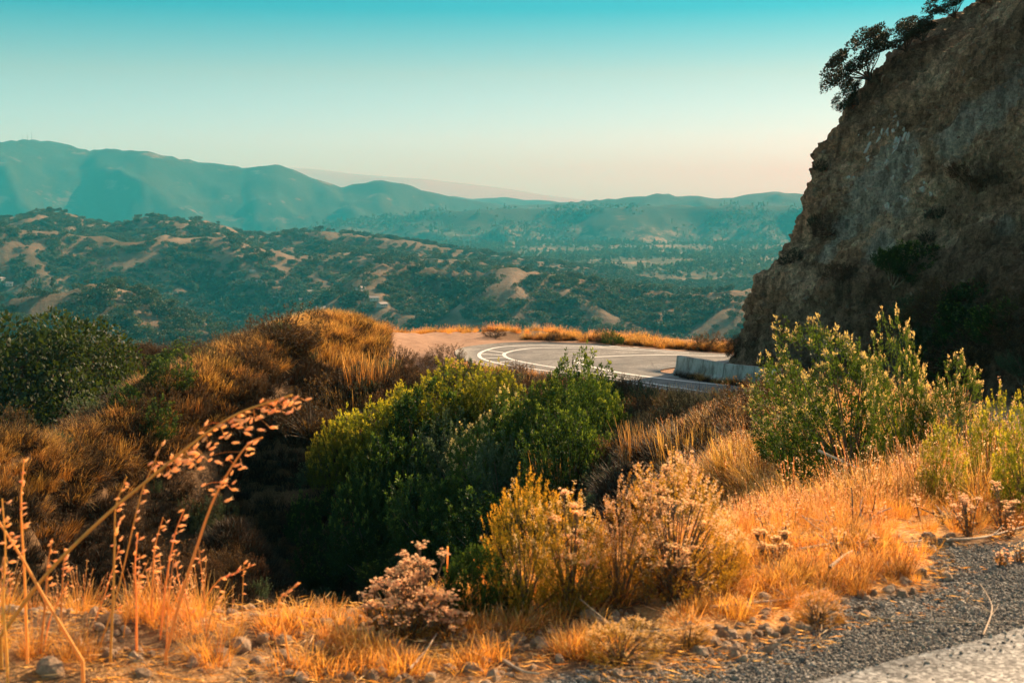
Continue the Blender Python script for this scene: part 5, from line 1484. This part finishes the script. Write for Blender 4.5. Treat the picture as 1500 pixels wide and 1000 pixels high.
stick([(1228, 735), (1290, 720), (1345, 668 + 40)], .008, 'pale stick lying across the orange grass', forks=1, lift=.12)
stick([(1200, 660, 13.5), (1245, 680, 13), (1300, 700, 12.5)], .014, 'fallen branch sloping down beside the flowering bushes', 'fallen_branch', forks=3)
stick([(1215, 850), (1235, 832), (1248, 824)], .009, 'short thick stick poking up near the gravel', lift=.05)
stick([(1250, 905), (1330, 912), (1420, 918), (1500, 915)], .004, 'long thin stick lying across the gravel', forks=3, lift=.01)
stick([(1440, 935), (1452, 905), (1450, 885), (1435, 862)], .004, 'curled pale twig on the gravel', forks=3, lift=.015)
stick([(1170, 815), (1230, 806), (1300, 806), (1350, 803)], .008, 'weathered stick along the top of the gravel slope', forks=2, lift=.03)
stick([(1100, 838), (1150, 842), (1200, 836)], .009, 'pale stick half buried at the edge of the orange grass', lift=.02)
stick([(1385, 800), (1440, 796), (1500, 780)], .008, 'pale stick along the upper rim of the gravel', forks=1, lift=.03)
stick([(870, 912), (905, 930), (960, 932), (1040, 925)], .007, 'bent stick behind the gravel below the golden brush', forks=2)
stick([(600, 995), (625, 965), (640, 940)], .006, 'stick lying upright against the soil rim', lift=.03)
stick([(735, 975), (765, 990), (790, 998)], .006, 'short stick at the gravel edge near the frame bottom')
# tangle of dead wood in the field
def tangle(px, py, wpx, label):
    x, y, z = ground_at(px, py); s = wpx * y / FOC
    t = thing('dead_bush', label, 'dead bush', (x, y, z - .02), 0)
    for k in range(26):
        a = gg.uniform(0, 6.28); L = s * gg.uniform(.35, .75); d = np.array([math.cos(a), math.sin(a) * .7, gg.uniform(.05, .75)]); d = d / np.linalg.norm(d)
        P = [np.array([gg.normal(0, .05 * s), gg.normal(0, .05 * s), 0])]
        for q in range(4): d = d + gg.normal(0, .28, 3); d = d / np.linalg.norm(d); P.append(P[-1] + d * L / 4)
        P = np.array(P); P[:, 2] = np.abs(P[:, 2])
        G = Geo(); G.tube(catmull(P, 2), np.linspace(.008, .0025, 9), 4, .5)
        link('branch', G.mesh('dead_branch', [M_['bark'] if k % 3 else M_['dead']]), t)
tangle(1242, 775, 120, 'tangle of bare grey branches lying in the orange grass')
tangle(1385, 760, 60, 'small heap of pale broken twigs above the gravel')
tangle(868, 880, 70, 'dark tangle of twigs under the golden brush')

# ------------------------------------------------------------------ upright reeds and dried flowers
def reeds(px, base, top, w, label, seed):
    x, y, z = ground_at(px, base); hh = slope(top) * y - z
    g = np.random.default_rng(seed); G = Geo(); rad = w / 2 * y / FOC
    G.blades(170, g, hh, rad, .10, .012 * y / 20, 3, .15, hvar=.55)
    t = thing('tall_grass_clump', label, 'grass clump', (x, y, z - .03), 0, 'tall straw clumps')
    q = link('blades', G.mesh('tall_grass_blades', [M_['straw_brown']]), t); q['kind'] = 'stuff'
reeds(820, 756, 636, 88, 'tall upright straw clump between the thicket and the golden brush', 501)
reeds(540, 570, 505, 80, 'upright yellowish grass clump on the spur below the turnout', 502)
reeds(480, 545, 505, 60, 'upright grass clump near the crest of the spur', 503)
reeds(1010, 690, 610, 100, 'tall golden clump leaning beside the dark road', 504)
reeds(950, 680, 600, 90, 'tall golden clump nearest the green thicket', 505)
reeds(1085, 700, 625, 80, 'tall golden clump nearest the flowering bushes', 506)
reeds(262, 606, 572, 70, 'pale grass clump midway down the crest', 507)
reeds(152, 668, 632, 70, 'bright grass clump low on the crest of the spur', 508)
reeds(520, 610, 560, 90, 'dim straw clump on the shaded side of the spur', 509)

def flower_plant(px, base, top, w, label, seed, nstem=26, heads=16, r=.011, Yp=None):
    x, y, z = ground_at(px, base)
    hh = slope(top) * y - z; rad = w / 2 * y / FOC; g = np.random.default_rng(seed)
    t = thing('dried_flower_plant', label, 'dried flower', (x, y, z - .02), 0)
    S_ = Geo(); Fh = Geo(); Lf = Geo()
    for k in range(nstem):
        a = g.uniform(0, 6.28); q = g.uniform(0, 1) ** .5; e = np.array([math.cos(a) * rad * q * .85, math.sin(a) * rad * q * .8, hh * (1 - .35 * q) * g.uniform(.42, .98)])
        b = np.array([e[0] * .12, e[1] * .12, 0])
        S_.tube([b, b * .5 + e * .5 + [0, 0, .05 * hh], e], [r * .32, r * .25, r * .18], 4, .5)
        m = heads
        m = int(heads * 1.6)
        P = e + g.normal(0, 1, (m, 3)) * ([rad * .09, rad * .09, rad * .04] if nstem > 10 else [rad * .16, rad * .16, hh * .10]) + [0, 0, .02 if nstem > 10 else -.04 * hh]
        Fh.puffs(P, .72 * r * g.uniform(.75, 1.25, m), g, g.uniform(0, 1, m), spikes=18)
        for c in P[::4]: S_.tube([e - [0, 0, .04 * hh], (e + c) / 2 - [0, 0, .012], c], [r * .14] * 3, 3, .5)
        u = g.uniform(.1, .8, 9)[:, None]
        Lf.leaves(b * (1 - u) + e * u, g.normal(0, 1, (9, 3)), r * 3.2, r * .8, g, g.uniform(0, 1, 9), .3)
    link('stems', S_.mesh('flower_stems', [M_['twig']]), t)['kind'] = 'stuff'
    link('flower_heads', Fh.mesh('flower_heads', [M_['fluff']]), t)['kind'] = 'stuff'
    link('leaves', Lf.mesh('flower_leaves', [M_['straw_brown']]), t)['kind'] = 'stuff'
    return t
flower_plant(615, 925, 763, 120, 'tallest dried flower plant with fluffy pink heads on the verge', 601, 26, 14)
flower_plant(595, 935, 822, 160, 'wide low mass of fluffy pink dried flowers', 602, 34, 13)
flower_plant(565, 925, 845, 80, 'small dried flower plant beside the ravine rim', 603, 14, 14)
flower_plant(660, 930, 880, 70, 'lowest dried flowers beside the tall stem', 604, 12, 14)
flower_plant(1132, 830, 740, 62, 'lone creamy dried flower plant right of the golden brush', 605, 14, 16, .011)
flower_plant(985, 884, 660, 130, 'creamy dried flowers crowning the golden brush', 606, 18, 16, .012)
flower_plant(832, 904, 690, 100, 'pink dried flowers rising out of the yellow bush', 607, 12, 14, .012)
flower_plant(1235, 700, 610, 60, 'brown dried flowers at the foot of the largest flowering bush', 608, 12, 12, .02)
flower_plant(1175, 720, 655, 70, 'thin dried stalks with pale heads in front of the flowering bush', 609, 12, 8, .016)
flower_plant(1420, 790, 700, 70, 'dried seed stalks beneath the yellow-green roadside bush', 610, 12, 8, .012)
flower_plant(1470, 780, 680, 70, 'dried seed stalks at the far end of the orange grass', 611, 12, 8, .012)
flower_plant(950, 850, 770, 120, 'low dried flowers in the middle of the golden brush', 612, 20, 8, .011)

gf = np.random.default_rng(650)
for k in range(26):
    px = gf.uniform(1090, 1500); py = gf.uniform(690, 830)
    h_ = gf.uniform(35, 75)
    flower_plant(px, py, py - h_, h_ * .7, 'small dried flower stalk with pale heads scattered through the orange grass', 660 + k, 5, 5, .010)['group'] = 'small dried flowers in the orange grass'
for k in range(10):
    px = gf.uniform(700, 1060); py = gf.uniform(830, 900)
    flower_plant(px, py, py - gf.uniform(60, 110), 50, 'low dried flower stalk with pale heads growing through the golden brush', 690 + k, 6, 7, .009)['group'] = 'dried flower stalks in the golden brush'

# crossed dry stems by the green bush
def dry_stem(pts, r, label):
    P = catmull([C(*q) for q in pts], 6); G = Geo(); b = P[0].copy(); b[2] = min(b[2], H1(b[0], b[1])); 
    G.tube(P - P[0], np.linspace(r, r * .6, len(P)), 6, .7)
    o = link('dry_stem', G.mesh('dry_stem', [M_['straw']]), loc=tuple(P[0])); tag(o, label, 'stem')
dry_stem([(738, 900, 5.9), (712, 850, 5.9), (688, 808, 5.9)], .006, 'dry stem leaning towards the dried flowers, crossing another')
dry_stem([(686, 895, 5.95), (700, 865, 5.95), (716, 838, 5.95)], .005, 'dry stem leaning towards the golden brush, crossing another')
dry_stem([(657, 915, 5.85), (655, 860, 5.85), (656, 800, 5.85)], .006, 'upright orange stem beside the fluffy pink flowers')
dry_stem([(780, 900, 5.95), (756, 870, 5.95), (735, 842, 5.95)], .006, 'short dry stem slanting in front of the yellow bush')

# ------------------------------------------------------------------ wild oats in front of the lens
def floret_mesh(name, seed):
    g = np.random.default_rng(seed); G = Geo()
    zz = np.linspace(0, 1, 6); rr = np.array([.06, .19, .25, .22, .13, .02])
    G.tube(np.stack([0 * zz, .05 * np.sin(zz * 3), -zz], 1), rr, 6, g.uniform(.2, .9))
    G.leaves(np.array([[.05, 0, -.5], [-.05, 0, -.5]]), np.array([[.16, 0, -1], [-.16, .02, -1]]), .8, .12, g, .8, .5)
    return G.mesh(name, [M_['floret']])
FLO = [floret_mesh('oat_floret', 700 + k) for k in range(4)]
def oat(stem, label, r=.0042, florets=14, span=.35, size=.024, spread=.03, hang=.5, seed=0, drift=(0, 0)):
    g = np.random.default_rng(700 + seed)
    Y0 = stem[0][2]
    P = catmull([C(*q) for q in stem], 8)
    base = P[0].copy(); gz = H1(base[0], base[1])
    if base[2] > gz: P = np.vstack([[base[0], base[1], gz - .01], P])
    base = P[0].copy(); P = P - base
    t = thing('wild_oat', label, 'wild oat', tuple(base), 0)
    G = Geo(); G.tube(P, np.linspace(r, r * .4, len(P)), 6, 1.0)
    link('stem', G.mesh('oat_stem', [M_['stalk']]), t)
    sl = np.concatenate([[0], np.cumsum(np.linalg.norm(np.diff(P, axis=0), axis=1))]); tot = sl[-1]
    for k in range(florets):
        u = 1 - span * g.uniform(0, 1) ** 1.0 if florets > 20 else 1 - span * (k + g.uniform(.1, .9)) / florets
        s_ = u * tot; q = np.array([np.interp(s_, sl, P[:, j]) for j in range(3)])
        off_ = np.array([g.normal(0, spread) + drift[0] * spread, g.normal(0, spread * .8), -abs(g.normal(0, spread * hang)) + drift[1] * spread])
        e = q + off_
        o = link('spikelet', FLO[g.integers(0, 4)], t, tuple(e))
        s2 = .98 * size * g.uniform(.75, 1.2); o.scale = (s2 * .9, s2 * .9, s2)
        o.rotation_euler = (g.normal(0, .4), -2.1 + g.normal(0, .35), 0)
        if k % 2 == 0:
            B = Geo(); B.tube([q, (q + e) / 2 + [0, 0, .006], e], [.0008] * 3, 3, .6)
            link('stalk', B.mesh('oat_stalk', [M_['straw']]), t)
    return t
oat([(0, 932, 4.55), (67, 842, 4.55), (148, 761, 4.55), (220, 700, 4.55), (292, 642, 4.55), (350, 605, 4.55), (428, 578, 4.55)], 'thick leaning wild oat stalk with the fullest drooping seed head', .0075, 88, .36, .024, .036, .7, 1, (.25, -.2))
oat([(243, 959, 4.7), (265, 874, 4.7), (288, 802, 4.7), (310, 739, 4.7), (333, 694, 4.7), (362, 652, 4.7), (385, 640, 4.7)], 'curved wild oat stalk ending beneath the fullest seed head', .0068, 22, .3, .024, .03, .9, 2, (-.3, 0))
oat([(140, 965, 4.8), (165, 890, 4.8), (180, 835, 4.8), (205, 730, 4.8), (220, 690, 4.8), (238, 648, 4.8)], 'wild oat crossing in front of the thick leaning stalk', .004, 12, .4, .022, .008, .6, 3)
oat([(162, 955, 4.65), (166, 865, 4.65), (168, 790, 4.65), (170, 740, 4.65), (186, 698, 4.65)], 'straight wild oat standing between the two leaning stalks', .005, 14, .42, .022, .010, .6, 4)
oat([(40, 960, 4.6), (36, 842, 4.6), (31, 743, 4.6), (35, 672, 4.6)], 'tall upright wild oat by the frame edge', .0055, 10, .36, .021, .006, .6, 5)
oat([(121, 968, 4.5), (67, 878, 4.5), (31, 815, 4.5), (0, 766, 4.5), (-20, 735, 4.5)], 'wild oat leaning out of the frame across the others', .0065, 10, .3, .022, .012, .6, 6)
oat([(235, 935, 4.9), (243, 856, 4.9), (256, 784, 4.9), (270, 746, 4.9)], 'slim wild oat with a one-sided row of seeds', .0045, 11, .4, .022, .008, .5, 7)
oat([(220, 940, 5.0), (223, 865, 5.0), (227, 802, 5.0), (239, 757, 5.0)], 'slim wild oat just before the one-sided one', .0045, 12, .5, .022, .010, .5, 8)
oat([(200, 935, 4.75), (200, 878, 4.75), (198, 829, 4.75), (202, 780, 4.75)], 'short wild oat with a dense narrow head', .0045, 12, .5, .02, .008, .5, 9)
oat([(60, 950, 4.7), (68, 860, 4.7), (70, 825, 4.7), (77, 788, 4.7)], 'short wild oat under the thick leaning stalk', .0045, 9, .4, .022, .008, .5, 10)
oat([(88, 950, 4.9), (91, 865, 4.9), (95, 802, 4.9)], 'short wild oat with a stubby pink head', .0045, 7, .3, .024, .006, .5, 11)
oat([(285, 930, 5.1), (300, 880, 5.1), (320, 850, 5.1), (345, 838, 5.1), (370, 827, 5.1)], 'low wild oat arching towards the ravine', .003, 12, .45, .018, .006, .5, 12)
oat([(427, 990, 4.8), (418, 932, 4.8), (408, 883, 4.8), (422, 866, 4.8), (440, 853, 4.8)], 'single bent wild oat in front of the long pale stick', .0048, 8, .3, .019, .004, .5, 13)
oat([(10, 960, 4.45), (5, 880, 4.45), (8, 800, 4.45), (3, 730, 4.45)], 'wild oat almost hidden at the frame edge', .005, 14, .5, .022, .012, .5, 14)
oat([(120, 960, 5.0), (150, 880, 5.0), (160, 850, 5.0), (175, 800, 5.0)], 'thin wild oat among the short ones', .0035, 10, .5, .018, .008, .5, 15)
# more fine dry stalks between the oats
g3 = np.random.default_rng(900)
for k in range(16):
    px = g3.uniform(-10, 360); Yk = g3.uniform(4.7, 5.3); lean = g3.normal(0, 25)
    x, y = (px - 750) / 2080 * Yk, Yk
    top = g3.uniform(800, 900)
    oat([(px, 955, Yk), (px + lean * .3, (955 + top) / 2, Yk), (px + lean, top, Yk)], 'thin short dry oat stalk amid the orange grass', .0028, 5, .35, .017, .006, .5, 30 + k)['group'] = 'thin stalks in the orange grass'
